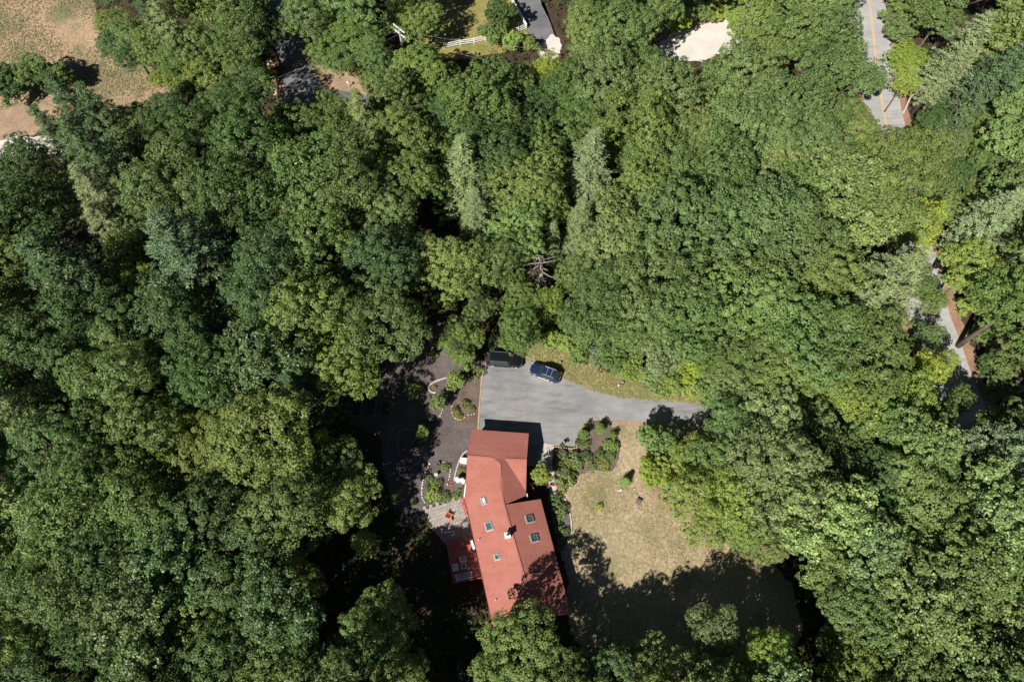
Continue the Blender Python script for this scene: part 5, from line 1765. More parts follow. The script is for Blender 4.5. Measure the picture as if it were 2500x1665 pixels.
# trees one can point at: survey position in the overview (x K), radius, kind, colour, label[, height]
KEY = [
 # conifers
 (1070, 415, 76, 'hemlock', 'grey', "tall pale grey-green hemlock in the middle of the wood, left of the olive maple", 20),
 (1098, 505, 58, 'hemlock', 'grey', "pale hemlock just below and right of the tallest pale one", 15),
 (1352, 402, 84, 'hemlock', 'grey', "broad silvery hemlock right of the olive maple", 20),
 (1330, 525, 54, 'hemlock', 'grey', "grey hemlock below the broad silvery hemlock", 15),
 (1268, 560, 36, 'hemlock', 'grey', "narrow grey conifer above the pile of bare branches", 12),
 (175, 250, 70, 'pine', 'pinedark', "dark pine at the edge of the dry field, topmost of its clump"),
 (232, 262, 60, 'pine', 'pinedark', "dark pine whose shadow crosses the dry field's bottom edge"),
 (130, 310, 58, 'pine', 'pinedark', "dark pine over the pale gravel at the left"),
 (205, 350, 76, 'pine', 'pinedark', "large dark pine in the middle of the left pine clump"),
 (225, 440, 68, 'pine', 'grey', "grey-green pine in the lower half of the left pine clump"),
 (240, 512, 54, 'pine', 'grey', "lowest grey pine of the left pine clump"),
 (385, 55, 55, 'pine', 'sage', "sage green pine right of the dry field's top"),
 (345, 40, 40, 'pine', 'pinedark', "small dark pine at the dry field's top right edge"),
 (2215, 110, 62, 'pine', 'grey', "tall grey-green pine in the upper right wood"),
 (2190, 170, 50, 'pine', 'grey', "grey-green pine above the leaning dead trunk"),
 (2280, 500, 70, 'pine', 'grey', "broad grey pine right of the bright yellow-green roadside tree"),
 (2325, 430, 58, 'pine', 'sage', "sage pine at the right edge of the wood"),
 (2330, 560, 52, 'pine', 'grey', "grey pine near the right edge, below the broad one"),
 (105, 170, 40, 'sapling', 'dark', "dark bushy tree standing in the dry field, right one", 5.5),
 (60, 165, 42, 'sapling', 'mid', "mid green bushy tree standing in the dry field, middle one", 6),
 (15, 195, 44, 'sapling', 'dark', "dark bushy tree in the dry field at the left picture edge", 6),
 (135, 178, 34, 'sapling', 'mid', "rightmost bushy tree in the dry field, casting a ragged shadow", 5),
 # bright ones
 (2118, 520, 52, 'ash', 'yellow', "brightest yellow-green tree beside the upper road gap"),
 (1215, 425, 74, 'maple', 'olive', "rounded olive maple between the two pale hemlocks"),
 (1268, 478, 42, 'ash', 'lime', "lime green tree at the lower right of the olive maple"),
 (1258, 165, 36, 'ash', 'yellow', "narrow yellow-green tree below the gravel apron"),
 (1422, 330, 34, 'maple', 'lime', "small yellowish maple above the broad silvery hemlock"),
 (1570, 270, 52, 'ash', 'rust', "rust-tinged tree in the upper middle of the right wood"),
 (1620, 305, 58, 'maple', 'olive', "olive maple right of the rust-tinged tree"),
 (1275, 690, 32, 'ash', 'lime', "yellow-green tree under the pile of bare branches"),
 (1100, 715, 36, 'oak', 'olive', "olive oak on the dark gap above the black SUV"),
 (410, 1062, 15, 'sapling', 'yellow', "single bright yellow sapling top in the left wood", 16),
 (678, 1300, 28, 'ash', 'yellow', "yellow-green tree west of the red deck, upper of two"),
 (712, 1338, 28, 'ash', 'lime', "yellow-green tree west of the red deck, lower of two"),
 (295, 585, 60, 'maple', 'olive', "olive maple below the left pine clump"),
 (312, 645, 36, 'oak', 'yellow', "yellowish oak below the olive maple in the left wood"),
 (378, 835, 44, 'ash', 'olive', "olive-yellow tree in the middle of the left wood"),
 (120, 885, 60, 'oak', 'olive', "large olive oak in the far left wood"),
 (75, 560, 46, 'oak', 'olive', "yellowish olive oak at the left edge below the pines"),
 (790, 845, 78, 'maple', 'light', "light yellow-green maple at the left edge of the mulch garden"),
 (885, 735, 88, 'oak', 'bluegreen', "large blue-green oak above the mulch garden"),
 (820, 700, 66, 'oak', 'bluegreen', "blue-green oak left of the large one above the mulch"),
 (1055, 775, 46, 'ash', 'light', "light green tree overhanging the mulch left of the black SUV", 12),
 (1068, 822, 28, 'sapling', 'light', "low light green branches just behind the black SUV's rear", 5),
 (1184, 757, 46, 'ash', 'mid', "feathery mid green tree over the black SUV", 13),
 (1150, 600, 58, 'ash', 'mid', "feathery mid green tree right of the dark vertical gap"),
 (1200, 690, 48, 'ash', 'mid', "feathery green tree between the dark gap and the yellow tree"),
 # verge saplings north of the drive
 (1268, 778, 26, 'sapling', 'lime', "lime sapling at the left of the verge thicket", 5),
 (1305, 788, 28, 'sapling', 'lime', "lime sapling above the dry bare patch on the verge", 5),
 (1338, 782, 28, 'sapling', 'light', "light green sapling in the verge thicket", 5),
 (1372, 812, 26, 'sapling', 'silver', "silvery bush on the verge left of the stump", 4),
 (1410, 820, 32, 'sapling', 'mid', "mid green bush above the verge stump", 6),
 (1432, 790, 34, 'sapling', 'light', "light green bush in the verge thicket, right of centre", 7),
 (1455, 850, 28, 'sapling', 'light', "light green sapling right of the verge stump", 5),
 (1512, 810, 46, 'aspen', 'silver', "silvery pale-leaved aspen by the verge", 12),
 (1500, 870, 30, 'sapling', 'pale', "pale sapling under the silvery aspen by the verge", 6),
 (1540, 885, 28, 'sapling', 'lime', "lime bush on the upper edge of the driveway, left one", 5),
 (1590, 850, 34, 'sapling', 'yellow', "yellow-green bush above the driveway bend", 7),
 (1590, 895, 26, 'sapling', 'lime', "lime bush touching the driveway's upper edge", 4.5),
 (1640, 890, 34, 'sapling', 'light', "light green sapling above the driveway's far end", 7),
 (1690, 880, 44, 'ash', 'pale', "pale feathery tree above the driveway's far end", 12),
 (1635, 918, 22, 'sapling', 'lime', "small lime bush at the end of the visible driveway", 4),
 # driveway south side, lawn's east edge
 (1495, 1005, 32, 'sapling', 'light', "light green young conifer-like tree by the lawn's top right", 6),
 (1540, 1020, 34, 'sapling', 'light', "light green young tree right of the lawn's top corner", 4.5),
 (1505, 1085, 38, 'sapling', 'yellow', "glowing yellow-green bush on the lawn's right edge", 5.5),
 (1546, 1110, 24, 'small_conifer', 'silver', "small blue-silver spruce at the lawn's right edge", 4),
 (1590, 1060, 46, 'ash', 'lime', "lime feathery tree right of the glowing yellow bush", 10),
 (1596, 1136, 58, 'ash', 'lime', "pale yellow-green feathery tree right of the blue-silver spruce", 14),
 (1655, 1055, 58, 'ash', 'light', "pale feathery tree below the driveway's far end"),
 (1680, 1130, 64, 'ash', 'lime', "largest lime feathery tree above the lawn's shaded corner"),
 (1622, 1212, 46, 'ash', 'lime', "lime feathery tree at the lawn's right edge, lowest one", 10),
 (1705, 1215, 54, 'maple', 'light', "light green maple on the upper edge of the big lawn shadow", 11),
 (1760, 1250, 50, 'maple', 'sage', "sage maple at the right end of the big lawn shadow", 11),
 (1700, 985, 60, 'oak', 'mid', "mid green oak overhanging the end of the driveway"),
 (1780, 970, 62, 'aspen', 'pale', "pale flecked aspen right of the driveway's end"),
 (1900, 1180, 84, 'aspen', 'pale', "large pale silver-flecked aspen in the lower right wood"),
 (2000, 1260, 80, 'aspen', 'pale', "large pale-flecked aspen below the silver one, lower right wood"),
 (1935, 1060, 70, 'oak', 'mid', "mid green oak above the silver-flecked aspen"),
 (2130, 1040, 78, 'aspen', 'mid', "glossy mid green tree in the right wood with streaky leaves"),
 (2290, 1180, 84, 'aspen', 'pale', "large pale-flecked aspen at the right picture edge"),
 (2300, 1060, 66, 'aspen', 'silver', "silvery aspen at the right edge below the road gap"),
 (2080, 905, 66, 'ash', 'lime', "lime green tree at the lower end of the right wood, near the road"),
 (2000, 925, 66, 'ash', 'lime', "lime green tree over the dark hollow in the right wood"),
 (2120, 850, 44, 'ash', 'yellow', "yellow-green tree left of the lower road gap"),
 (1930, 880, 60, 'maple', 'light', "light green maple above the dark hollow in the right wood"),
 (2240, 620, 60, 'maple', 'lime', "yellowish maple right of the middle road gap"),
 (2094, 130, 44, 'maple', 'lime', "lime maple on the right side of the upper road", 6.5),
 (2085, 185, 30, 'maple', 'lime', "small lime maple beside the leaning dead trunk", 10),
 # south
 (1205, 1500, 96, 'oak', 'light', "large light green oak hiding the south end of the red roof", 13.5),
 (1150, 1560, 60, 'oak', 'mid', "mid green oak below the red roof at the picture bottom"),
 (1300, 1560, 62, 'oak', 'olive', "olive oak at the bottom, right of the red roof oak"),
 (1420, 1545, 62, 'maple', 'bluegreen', "blue-green maple at the bottom, below the lawn"),
 (1510, 1530, 58, 'maple', 'sage', "sage maple at the bottom, below the lawn's middle"),
 (1630, 1455, 54, 'ash', 'sage', "sage tree in front of the big lawn shadow"),
 (1650, 1540, 66, 'oak', 'mid', "mid green oak at the bottom below the big lawn shadow"),
 (1775, 1485, 46, 'ash', 'lime', "lime tree at the bottom right of the big lawn shadow", 16),
 (1750, 1560, 50, 'oak', 'mid', "mid green oak below the lime tree at the bottom"),
 (886, 1418, 64, "oak", "light", "light green oak west of the house, left of the dark gap", 11.5),
 (832, 1245, 36, 'hemlock', 'lime', "feathery lime conifer in the shade west of the patio", 9),
 (870, 1470, 70, 'oak', 'mid', "mid green oak below the light one west of the house"),
 (905, 1550, 62, 'oak', 'olive', "olive oak at the bottom left of the dark gap"),
 (450, 1385, 80, 'oak', 'light', "light green oak in the lower left wood"),
 (790, 1130, 66, 'oak', 'light', "light green oak nearest the left side of the shaded mulch"),
 (762, 1065, 62, 'maple', 'bluegreen', "blue-green maple beside the shaded mulch"),
 (740, 1015, 24, 'ash', 'yellow', "small yellow-green tree top in the shade left of the mulch", 11),
 # north
 (948, 48, 54, 'maple', 'light', "light green maple right of the utility pole", 10),
 (962, 168, 78, 'maple', 'light', "large light green maple below the utility pole", 12.5),
 (900, 215, 60, 'maple', 'olive', "olive maple below the dirt bank and mailboxes"),
 (790, 72, 76, 'oak', 'mid', "large mid green oak right of the shaded lane", 10),
 (700, 30, 54, 'oak', 'mid', "mid green oak over the top of the shaded lane"),
 (768, 268, 50, 'oak', 'mid', "mid green oak below the shaded lane's end", 13),
 (585, 145, 34, 'hemlock', 'lime', "narrow yellowish conifer left of the stone pile", 11),
 (540, 60, 58, 'ash', 'mid', "feathery tree at the top, left of the shaded lane"),
 (610, 60, 50, 'oak', 'dark', "dark oak on the left side of the shaded lane"),
 (400, 170, 30, 'sapling', 'light', "light green bush at the dry field's right end", 5),
 (360, 180, 20, 'sapling', 'lime', "lime bush at the dry field's right tip", 3.5),
 (430, 200, 36, 'sapling', 'olive', "olive bush right of the dry field's tip", 6),
 (500, 195, 38, 'sapling', 'olive', "olive bush in the thicket left of the lane", 7),
 (270, 95, 44, 'maple', 'dark', "dark maple on the dry field's right edge", 7.5),
 (250, 45, 40, 'maple', 'olive', "olive maple on the dry field's right edge, upper", 7.5),
 (310, 120, 44, 'maple', 'dark', "dark maple where the dry field narrows", 7),
 (1150, 30, 34, 'sapling', 'dark', "dark bushy tree on the neighbour's lawn by the fence", 7),
 (1130, 72, 28, 'sapling', 'mid', "green bush on the neighbour's lawn above the fence", 5),
 (1220, 100, 20, 'sapling', 'olive', "olive bush by the fence corner and gravel apron", 4),
 (1180, 90, 24, 'sapling', 'lime', "lime bush between the bare shrub and the fence corner", 5),
 (1600, 20, 40, 'sapling', 'mid', "round mid green bush above the pale gravel turnout", 4),
 (1560, 50, 26, 'sapling', 'yellow', "yellow-green bush left of the pale gravel turnout", 5),
 (1655, 15, 30, 'sapling', 'yellow', "yellow-green bush above the gravel turnout's right half", 3),
 (1690, 35, 28, 'sapling', 'lime', "lime bush at the right end of the gravel turnout", 3),
 (2165, 335, 44, 'maple', 'sage', "sage maple crown closing the upper road gap from below", 11),
 (2200, 632, 26, 'sapling', 'light', "light green bush on the rusty verge beside the middle road gap", 4),
 (2228, 700, 26, 'sapling', 'lime', "lime bush on the rusty verge between the two lower road gaps", 4),
 (2262, 770, 28, 'sapling', 'mid', "green bush on the verge right of the lower road gap, upper one", 4.5),
 (2278, 835, 30, 'sapling', 'dark', "dark bush on the verge right of the lower road gap, lower one", 4.5),
 (2305, 890, 32, 'sapling', 'mid', "green bush at the dark road hollow's left rim", 5),
 (738, 128, 22, 'sapling', 'mid', "green bush at the top of the bank by the lane", 4),
 (778, 142, 22, 'sapling', 'dark', "dark bush on the bank above the dark mailbox", 4),
 (818, 152, 24, 'sapling', 'sage', "sage bush on the bank above the white mailbox", 4),
 (850, 186, 26, 'sapling', 'olive', "olive bush on the bank right of the white mailbox", 4.5),
 (2106, 612, 30, 'maple', 'olive', "olive maple left of the middle road gap, upper one", 8),
 (2121, 662, 32, 'maple', 'mid', "mid green maple left of the middle road gap, lower one", 8),
 (2150, 696, 30, 'maple', 'light', "light green maple closing the middle road gap from below", 8),
 (2138, 772, 30, 'maple', 'mid', "mid green maple left of the lower road gap's top", 8),
 (2176, 830, 26, 'maple', 'lime', "lime maple left of the lower road gap's foot", 8),
 (2212, 922, 34, 'maple', 'mid', "mid green maple closing the lower road gap from below", 8),
 (2152, 282, 48, 'maple', 'dark', "dark maple hiding the foot of the leaning dead trunk", 9),
 (2225, 330, 40, 'maple', 'mid', "mid green maple right of the upper road gap's lower end", 9),
 (2205, 395, 42, 'maple', 'dark', "dark maple below the upper road gap, right side", 9),
 (2270, 370, 42, 'oak', 'mid', "mid green oak below the antler-like bleached limbs", 11),
 (2245, 440, 40, 'maple', 'olive', "olive maple between the upper and middle road gaps, right side", 9),
 (2160, 420, 44, 'maple', 'mid', "mid green maple between the upper and middle road gaps, left side", 11),
 (2175, 480, 40, 'maple', 'light', "light green maple above the brightest yellow-green roadside tree", 10),
 (2068, 12, 40, 'sapling', 'mid', "mid green young tree at the top right edge of the upper road", 6.5),
 (2074, 62, 38, 'sapling', 'mid', "mid green young tree above the lime roadside maple", 6.5),
 (300, 75, 42, 'maple', 'mid', "mid green maple behind the dry field's right edge", 10),
 (345, 100, 44, 'maple', 'olive', "olive maple behind the dry field's narrow end", 11),
 (395, 125, 40, 'ash', 'mid', "feathery mid green tree between the field tip and the lane", 11),
 (445, 95, 46, 'oak', 'mid', "mid green oak halfway between the dry field and the lane", 13),
 (460, 150, 40, 'maple', 'olive', "olive maple below the oak between field and lane", 10),
 (545, 130, 40, 'oak', 'mid', "mid green oak left of the narrow yellowish conifer", 12),
 (1430, 60, 62, 'oak', 'mid', "mid green oak right of the neighbour's driveway"),
]
for row in KEY:
    x, y, r, kind, col, lab = row[:6]
    h = row[6] if len(row) > 6 else None
    if kind == 'sapling' and h: h = h * 1.0
    plant(x * K, y * K, r * K, kind, col, lab, {'sapling': 'small tree', 'small_conifer': 'conifer', 'pine': 'pine tree', 'hemlock': 'conifer'}.get(kind, 'tree'), None, h, reach=1.12 if r > 34 and kind in ('oak', 'maple', 'ash', 'aspen') else 1.0)

# ------------------------------------------------------------------ dead wood
def dead_tree(px, py, z, h, lean, seed, label, name="dead_tree", thick=.22, depth=3, mat='deadwood', spread=.7, cat="dead tree", rise=.5):
    r = random.Random(seed)
    p = G(px, py, z)
    root = empty(name, (p.x, p.y, z), 0, label, cat)
    mb = MB()

    def grow(a, d, L, rad, lev):
        pts, q, dd = [a], a.copy(), d.copy()
        for k in range(4):
            dd = (dd + Vector((r.gauss(0, .16), r.gauss(0, .16), r.gauss(0, .1)))).normalized()
            q = q + dd * (L / 4)
            pts.append(q.copy())
        mb.tube([tuple(v) for v in pts], [rad, rad * .85, rad * .7, rad * .52, rad * .3], 5)
        if lev > 0:
            for k in range(r.choice((2, 3, 3))):
                i = r.choice((2, 3, 4))
                nd = (dd + Vector((r.gauss(0, spread), r.gauss(0, spread), r.uniform(-.1, rise)))).normalized()
                grow(pts[i], nd, L * r.uniform(.45, .75), rad * .5, lev - 1)
    grow(Vector((0, 0, 0)), Vector(lean).normalized(), h, thick, depth)
    mb.build("trunk", M[mat], root)
    return root


a_, b_ = G(2224, 236, 3.5), G(2309, 177, 7.5)
p = a_
t = empty("dead_tree", (p.x, p.y, 0), 0, "leaning bleached dead trunk beside the upper road's right edge", "dead tree")
mb = MB()
d = b_ - a_
foot = Vector((a_.x + .4, a_.y - .6, -.2))
base = Vector((a_.x, a_.y, 0))
mb.tube([tuple(foot - base), tuple(a_ - base), tuple(a_ + d * .35 - base), tuple(a_ + d * .7 - base), tuple(b_ - base)], [.2, .16, .2, .1, .03], 7)
for f, v, L in ((.4, (.1, .6, .7), 1.5), (.45, (1.0, .25, .2), 2.0), (.3, (-.1, 1.0, .3), 1.2), (.25, (-.9, .1, .4), 1.8)):
    s = a_ + d * f - base
    v = Vector(v).normalized()
    mb.tube([tuple(s), tuple(s + v * L * .5 + Vector((0, 0, .1))), tuple(s + v * L)], [.08, .05, .02], 5)
mb.build("trunk", M['deadwood'], t)


def bare_limbs(px, py, z, segs, label, w=.075, dz=4.0):
    """Bleached limbs standing out of a crown; the stem below carries them down to the ground."""
    z -= dz
    p = G(px, py, z)
    root = empty("dead_tree", (p.x, p.y, 0), 0, label, "dead tree")
    base = Vector((p.x, p.y, 0))
    MB().tube([(0, 0, -.1), (0, 0, z * .5), tuple(p - base)], [.2, .15, w * 1.2], 6).build("trunk", M['bark'], root)
    mb = MB()
    for line in segs:
        pts = [G(x, y, zz - dz) - base for x, y, zz in line]
        mb.tube([tuple(q) for q in pts], [w * (1 - .75 * k / (len(pts) - 1)) for k in range(len(pts))], 5)
    mb.build("limb", M['deadwood'], root)


bare_limbs(2387, 240, 15.5, [[(2387, 240, 15.5), (2374, 228, 17), (2382, 206, 18.5), (2376, 186, 19.5), (2374, 168, 20)], [(2387, 240, 15.5), (2372, 244, 16.5), (2366, 249, 17)], [(2387, 240, 15.5), (2404, 242, 16.8), (2415, 238, 18), (2424, 236, 18.5)], [(2412, 239, 17.6), (2418, 226, 18.6)], [(2374, 186, 19.4), (2367, 176, 19.8)]], "antler-like bleached limbs rising from the upper right crowns, tallest set")
bare_limbs(2360, 232, 16.5, [[(2360, 232, 16.5), (2345, 219, 17.6), (2334, 212, 18.4), (2330, 214, 18.7)], [(2336, 213, 18.3), (2335, 208, 18.8)]], "short bleached forked limb left of the antler-like one")
bare_limbs(2412, 190, 16.5, [[(2412, 190, 16.5), (2416, 178, 17.6), (2418, 172, 18)], [(2412, 190, 16.5), (2404, 190, 17.2)]], "small bleached twig right of the antler-like limbs")
bare_limbs(2263, 160, 13, [[(2263, 160, 13), (2267, 150, 14.5), (2262, 147, 15)], [(2267, 150, 14.5), (2271, 147, 15)]], "tiny white forked snag at the right of the lime roadside maple", dz=7.5)
bare_limbs(2304, 133, 14, [[(2304, 133, 14), (2290, 131, 14.8), (2280, 128, 15.3)]], "thin white bare limb across the dark gap by the grey-green pine", dz=7)
bare_limbs(1996, 312, 15, [[(1996, 312, 15), (1991, 304, 16.5), (1987, 300, 17)]], "thin white snag in the right wood left of the road", .08)
bare_limbs(1888, 592, 14, [[(1888, 592, 14), (1892, 600, 14.5)], [(1888, 592, 14), (1893, 585, 16), (1902, 584, 16.6)]], "small bleached snag in the middle of the right wood", .08)
r = random.Random(77)
pb = G(1316, 668, 7)
t = empty("brush_pile", (pb.x, pb.y, 0), 0, "tangle of bare bleached branches in the middle of the wood", "dead tree")
mb = MB()
mb.tube([(0, 0, -.1), (.1, .1, 4), (.2, .3, 8)], [.2, .15, .08], 6)
for k in range(46):
    z = r.uniform(5.5, 9)
    a = r.uniform(-3.4, .5)
    L = r.uniform(1.2, 2.9)
    s = Vector((r.uniform(-.6, .6), r.uniform(-1.2, 3.0), z))
    v = Vector((math.cos(a), math.sin(a) - .2, r.uniform(-.2, .5)))
    mb.tube([tuple(s), tuple(s + v * L * .5), tuple(s + v * L + Vector((r.gauss(0, .3), r.gauss(0, .3), 0)))], [.055, .04, .014], 4)
mb.build("branch", M['deadwood'], t)
dead_tree(1229, 100, 0, 1.5, (0, 0, 1), 5, "leafless grey shrub beside the neighbour's fence", "bare_shrub", .07, 4, 'bark_pale', .75, "bare shrub", .9)
dead_tree(1582, 815, 0, 6.5, (0.05, 0, 1), 8, "thin-topped grey tree with bare twigs in the wood above the verge", "dead_tree", .12, 4, 'bark_pale', .6, "dead tree", .9)
dead_tree(25, 990, 0, 8, (0, 0, 1), 12, "grey leafless tree at the left edge of the photo", "dead_tree", .16, 4, 'bark', .6, "dead tree", .9)

for tr in TREES:
    b = covers(tr[0], tr[1], tr[2] * 1.1) if tr[2] > 1 else []
    if b: print("COVER", tr[5]['label'], tr[:3], b)
    b = shades(*CROWNS[tr[5].name])
    if len(b) >= 1 and CROWNS[tr[5].name][0].z > 2.5: print("SHADE", tr[5]['label'], [LIT_PX[i][:2] for i in b])

# ------------------------------------------------------------------ the wood
inside = lambda pt, poly: in_poly(pt[0], pt[1], poly)
V_CLEAR = [      # open ground as surveyed: no crown of the wood hangs over these
 [(-200, -200), (230, -200), (262, 95), (330, 165), (400, 215), (390, 240), (280, 225), (160, 240), (90, 290), (20, 350), (-200, 400)],
 [(650, 60), (690, 30), (745, 110), (800, 140), (880, 180), (900, 240), (800, 215), (720, 250), (670, 245), (660, 150)],
 [(1090, -100), (1330, -100), (1370, 100), (1345, 145), (1300, 115), (1200, 130), (1085, 138)],
 [(1625, 100), (1650, 80), (1700, 58), (1772, 38), (1780, 60), (1735, 112), (1690, 126), (1655, 114)],
 [(2100, -100), (2145, -100), (2212, 270), (2168, 300), (2130, 80)],
 [(2274, 600), (2287, 598), (2333, 745), (2315, 745), (2285, 690)], [(2300, 785), (2345, 812), (2398, 932), (2370, 915)],
 [(1190, 870), (1250, 800), (1330, 800), (1450, 870), (1560, 920), (1740, 970), (1740, 1045), (1560, 1040), (1560, 1110), (1640, 1190), (1700, 1330), (1890, 1340), (1920, 1410), (1870, 1465), (1800, 1460), (1600, 1420), (1420, 1500), (1330, 1540), (1210, 1540), (1160, 1520), (1120, 1700), (1005, 1700), (1010, 1480), (975, 1330), (880, 1160), (860, 1000), (960, 880), (1000, 800), (1060, 780), (1150, 850)],
]
V_DARK = [(1178, 640, 14), (1182, 720, 12), (1357, 290, 16), (540, 735, 18), (300, 480, 14), (2030, 985, 26), (2440, 985, 30), (985, 20, 26), (660, 70, 20), (760, 1420, 12)]      # known hollows between crowns
V_VERGE = [(1210, 865), (1290, 835), (1360, 860), (1440, 905), (1560, 950), (1760, 985), (1640, 990), (1400, 960), (1280, 885)]
GROUND_KEEP = [P_PARKING, P_LAWN_E, V_VERGE, P_MULCH, P_FIELD, P_LAWN_N, P_DRIVE_N, P_DRIVE_NW, [(1130, 1040), (1300, 1040), (1410, 1500), (1190, 1540)], [(1030, 1235), (1130, 1205), (1195, 1430), (1095, 1435)]]
rf = random.Random(99)


def region(px, py):
    """Kinds of tree by part of the map; light is painted into the tones."""
    if px > 1500 and py < 960:
        return [('oak', 5), ('maple', 4), ('ash', 2.5), ('aspen', .5), ('hemlock', .25), ('pine', .2)], [('mid', 8), ('light', 3.5), ('olive', 2), ('sage', 1)]  # lighter mix: the front-lit look of this side put into leaf colour
    if px > 1650:
        return [('oak', 2.5), ('maple', 2), ('ash', 2.5), ('aspen', 3), ('hemlock', .2)], [('mid', 5), ('sage', 2), ('pale', .5), ('bluegreen', 1.5), ('olive', 2), ('dark', 1.5)]
    if py > 1050:
        return [('oak', 6), ('maple', 2), ('ash', 1.2), ('aspen', .7), ('hemlock', .1)], [('mid', 3), ('dark', 7), ('olive', 2), ('bluegreen', 2), ('light', .4)]  # mostly dark tones: the dimmer light down here put into leaf colour
    if px < 720:
        return [('oak', 6), ('maple', 2.5), ('ash', 1), ('aspen', .3), ('pine', .25)], [('mid', 3), ('dark', 7), ('olive', 1.8), ('bluegreen', 2), ('light', .4)]  # mostly dark tones: the side-lit look at left put into leaf colour
    return [('oak', 6), ('maple', 3), ('ash', .8), ('hemlock', .2)], [('mid', 6), ('dark', 2), ('olive', 1.6), ('light', 1.8), ('bluegreen', .8)]


FILL = []
def thicket(spots):
    """Young growth between the verge and the wood."""
    n = 0
    for px, py in spots:
        if inside((px, py), V_VERGE) or inside((px, py), P_PARKING): continue
        g = PX((G(px, py, 3).x, G(px, py, 3).y, 0))
        if inside(g, P_PARKING) or inside(g, V_VERGE): continue
        r = rf.uniform(26, 38)
        if any((x - px) ** 2 + (y - py) ** 2 < (.62 * (r + rr)) ** 2 for x, y, rr, *_ in TREES): continue
        col = rf.choices(('light', 'mid', 'lime', 'olive', 'sage'), (3, 4, 2, 1.5, 1.5))[0]
        FILL.append((px, py, r, 'sapling', col, plant(px, py, r, 'sapling', col)))
        n += 1
        if n > 26: break


def fill(tries, rmin, rmax, over, lo):
    for t in range(tries):
        px, py = rf.uniform(-90, 2590), rf.uniform(-70, 1900)
        r = rf.uniform(rmin, rmax) * (0.84 if py < 400 else 1.0)
        ok = True
        for poly in V_CLEAR:
            for k in range(10):
                q = (px + 1.04 * r * math.cos(k * .628), py + 1.04 * r * math.sin(k * .628))
                if inside(q, poly): ok = False; break
            if not ok: break
        if not ok: continue
        if covers(px, py, r * 1.24): continue
        if any((x - px) ** 2 + (y - py) ** 2 < (.8 * r + rr) ** 2 for x, y, rr in V_DARK): continue
        for (x, y, r2, *_r) in TREES:
            if (x - px) ** 2 + (y - py) ** 2 < (over * (r + r2)) ** 2: ok = False; break
        if not ok: continue
        kinds, cols = region(px, py)
        kind = rf.choices([k for k, w in kinds], [w for k, w in kinds])[0]
        col = rf.choices([k for k, w in cols], [w for k, w in cols])[0]
        if kind in ('hemlock', 'pine'): col = rf.choice(('pinedark', 'sage', 'pinedark'))
        lib = PROTO[kind][0]
        p = G(px, py, lib[4])
        gx, gy = PX((p.x, p.y, 0))
        if any(inside((gx, gy), poly) for poly in GROUND_KEEP): continue
        sx, sy = gx - px, gy - py
        hit = False
        for qx, qy in OPEN_PX:          # nor does a bare stem stand before open ground
            u_ = ((qx - px) * sx + (qy - py) * sy) / max(1, sx * sx + sy * sy)
            if 0 < u_ < 1.2 and (px + u_ * sx - qx) ** 2 + (py + u_ * sy - qy) ** 2 < 620: hit = True; break
        if hit: continue
        dd = min((Vector((q.x, q.y)) - Vector((p.x, p.y))).length for q in ROAD)
        if dd < 4.2: continue
        sc = r / SCALE(px, py, lib[4]) / lib[2]
        if shades(p, (lib[2] * sc * 1.2, lib[2] * sc * 1.2, (lib[3] - lib[4]) * 1.35)): continue
        FILL.append((px, py, r, kind, col, plant(px, py, r, kind, col, reach=1.16)))


fill(9000, 84, 112, .66, 0)
fill(14000, 62, 90, .64, 0)
fill(12000, 44, 62, .66, 0)
low = [(rf.uniform(1290, 1760), rf.uniform(760, 975)) for _ in range(3000)]
thicket(low)

# every tree of the wood gets words of its own: which it is among its like near a mark one can find
MARKS = [("the dry field", 200, 130), ("the shaded lane", 715, 180), ("the utility pole", 975, 85), ("the neighbour's lawn", 1150, 60), ("the gravel apron", 1340, 120), ("the pale gravel turnout", 1700, 80),
         ("the upper road", 2160, 180), ("the middle road gap", 2275, 640), ("the lower road gap", 2340, 840), ("the bare branch tangle", 1316, 660), ("the olive maple", 1290, 452), ("the tall pale hemlock", 1136, 445),
         ("the broad silvery hemlock", 1436, 427), ("the dark pine clump", 220, 380), ("the black SUV", 1230, 876), ("the large blue-green oak", 940, 780), ("the raised beds", 905, 995), ("the red deck", 1130, 1370),
         ("the big lawn shadow", 1780, 1390), ("the yellow roadside tree", 2250, 552), ("the silver-flecked aspen", 2018, 1253), ("the mulch-side maple", 839, 897), ("the rust-tinged tree", 1667, 287), ("the dark road hollow", 2440, 985),
         ("the yellowish oak", 331, 685), ("the yellow sapling top", 435, 1128), ("the yellow deck trees", 740, 1400), ("the far olive oak", 127, 940), ("the lime bottom tree", 1885, 1577),
         ("the roof-hiding oak", 1280, 1593), ("the olive-yellow tree", 401, 887), ("the lime roadside maple", 2219, 138), ("the broad grey pine", 2421, 531), ("the grey leafless tree", 25, 990), ("the lime tree over the hollow", 2124, 982),
         ("the silvery verge aspen", 1605, 860), ("the light house-side oak", 945, 1455), ("the bleached antler limbs", 2390, 210), ("the driveway's far end", 1740, 1015), ("the lower left corner", 0, 1665),
         ("the lower right corner", 2500, 1665), ("the upper right corner", 2500, 0)]
DIRS = ["right of", "upper right of", "above", "upper left of", "left of", "lower left of", "below", "lower right of"]
ORD = ["nearest", "second nearest", "third nearest"]
KW = {'oak': 'oak', 'maple': 'maple', 'ash': 'feathery tree', 'aspen': 'flecked aspen', 'pine': 'pine', 'hemlock': 'hemlock', 'sapling': 'sapling'}
cells = {}
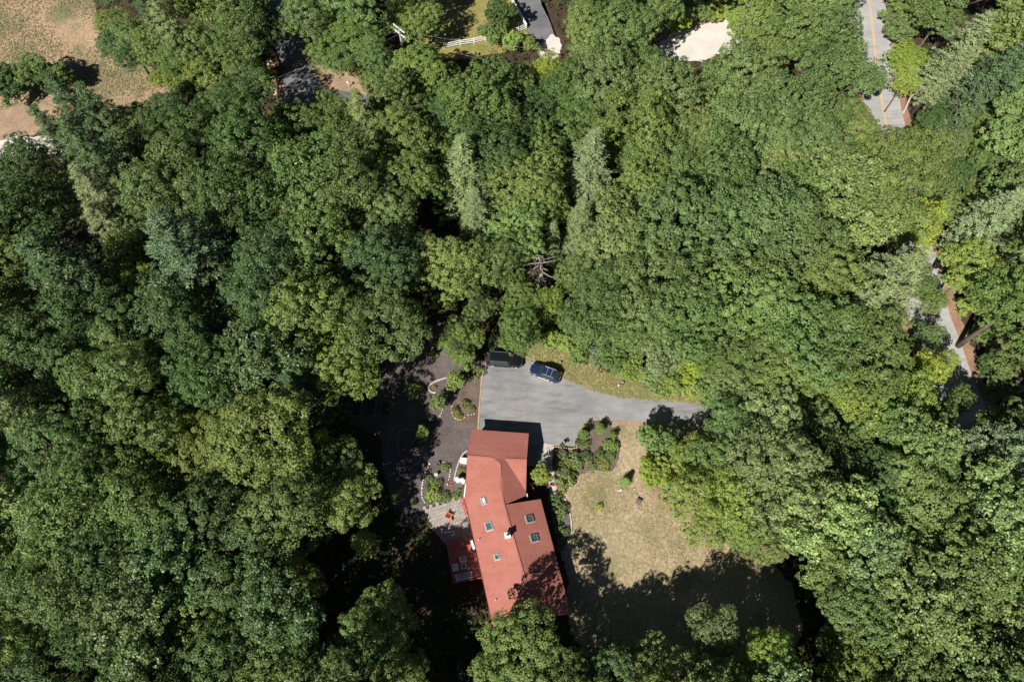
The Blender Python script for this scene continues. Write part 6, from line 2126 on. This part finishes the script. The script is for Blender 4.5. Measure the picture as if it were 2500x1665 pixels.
for f in FILL:
    for name_, mx, my in MARKS:
        d = math.hypot(f[0] - mx, f[1] - my)
        k = int(round(math.atan2(my - f[1], f[0] - mx) / (math.pi / 4))) % 8
        cells.setdefault((name_, k, f[3], f[4]), []).append((d, f))
opts = {}
for key, v in cells.items():
    v.sort(key=lambda e: e[0])
    for rank, (d, f) in enumerate(v[:3]):
        if d < 520: opts.setdefault(f[5].name, []).append((d * (1 + .7 * rank), rank, key))
n_shared = 0
for f in FILL:
    px, py, r, kind, col, root = f
    o_ = opts.get(root.name)
    if o_:
        _, rank, (name_, k, _k, _c) = min(o_)
        lab = f"{COLWORD[col]} {KW[kind]}, {ORD[rank]} such one {DIRS[k]} {name_}"
    else:
        n_shared += 1
        lab = f"{COLWORD[col]} {KW[kind]} deep in the continuous wood"
    tag(root, lab, "conifer" if kind in ('pine', 'hemlock') else ("small tree" if kind == 'sapling' else "tree"), "trees of the wood")

# undergrowth on the forest floor: seedlings and brush in one mass
rg = np.random.default_rng(5)
pts = []
while len(pts) < 15000:
    px, py = rg.uniform(-150, 2650), rg.uniform(-100, 1850)
    if any(inside((px, py), poly) for poly in GROUND_KEEP + [P_GRAVEL_W, P_TRACK_W, P_GRAVEL_NE, P_BANK_NE, P_BANK_NW, P_APRON_N]): continue
    p = G(px, py)
    if any(abs(p.x - q.x) < 7 and abs(p.y - q.y) < 7 and (p.xy - q.xy).length < 6.5 for q in ROAD): continue
    pts.append((p.x, p.y, .35 + .9 * rg.random() ** 2))
P = np.array(pts)
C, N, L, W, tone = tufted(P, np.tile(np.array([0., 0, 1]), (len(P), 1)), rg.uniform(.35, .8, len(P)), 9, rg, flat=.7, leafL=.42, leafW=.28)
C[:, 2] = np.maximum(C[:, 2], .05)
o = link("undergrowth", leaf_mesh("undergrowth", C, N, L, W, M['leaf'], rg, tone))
o.color = (.055, .085, .028, 1)  # dark colour stands in for the deep shade in gaps between crowns
tag(o, kind='stuff')
print("TREES", len(TREES), "FILL", len(FILL), {k: sum(1 for t in TREES if t[3] == k) for k in PROTO}, 'shared', n_shared)
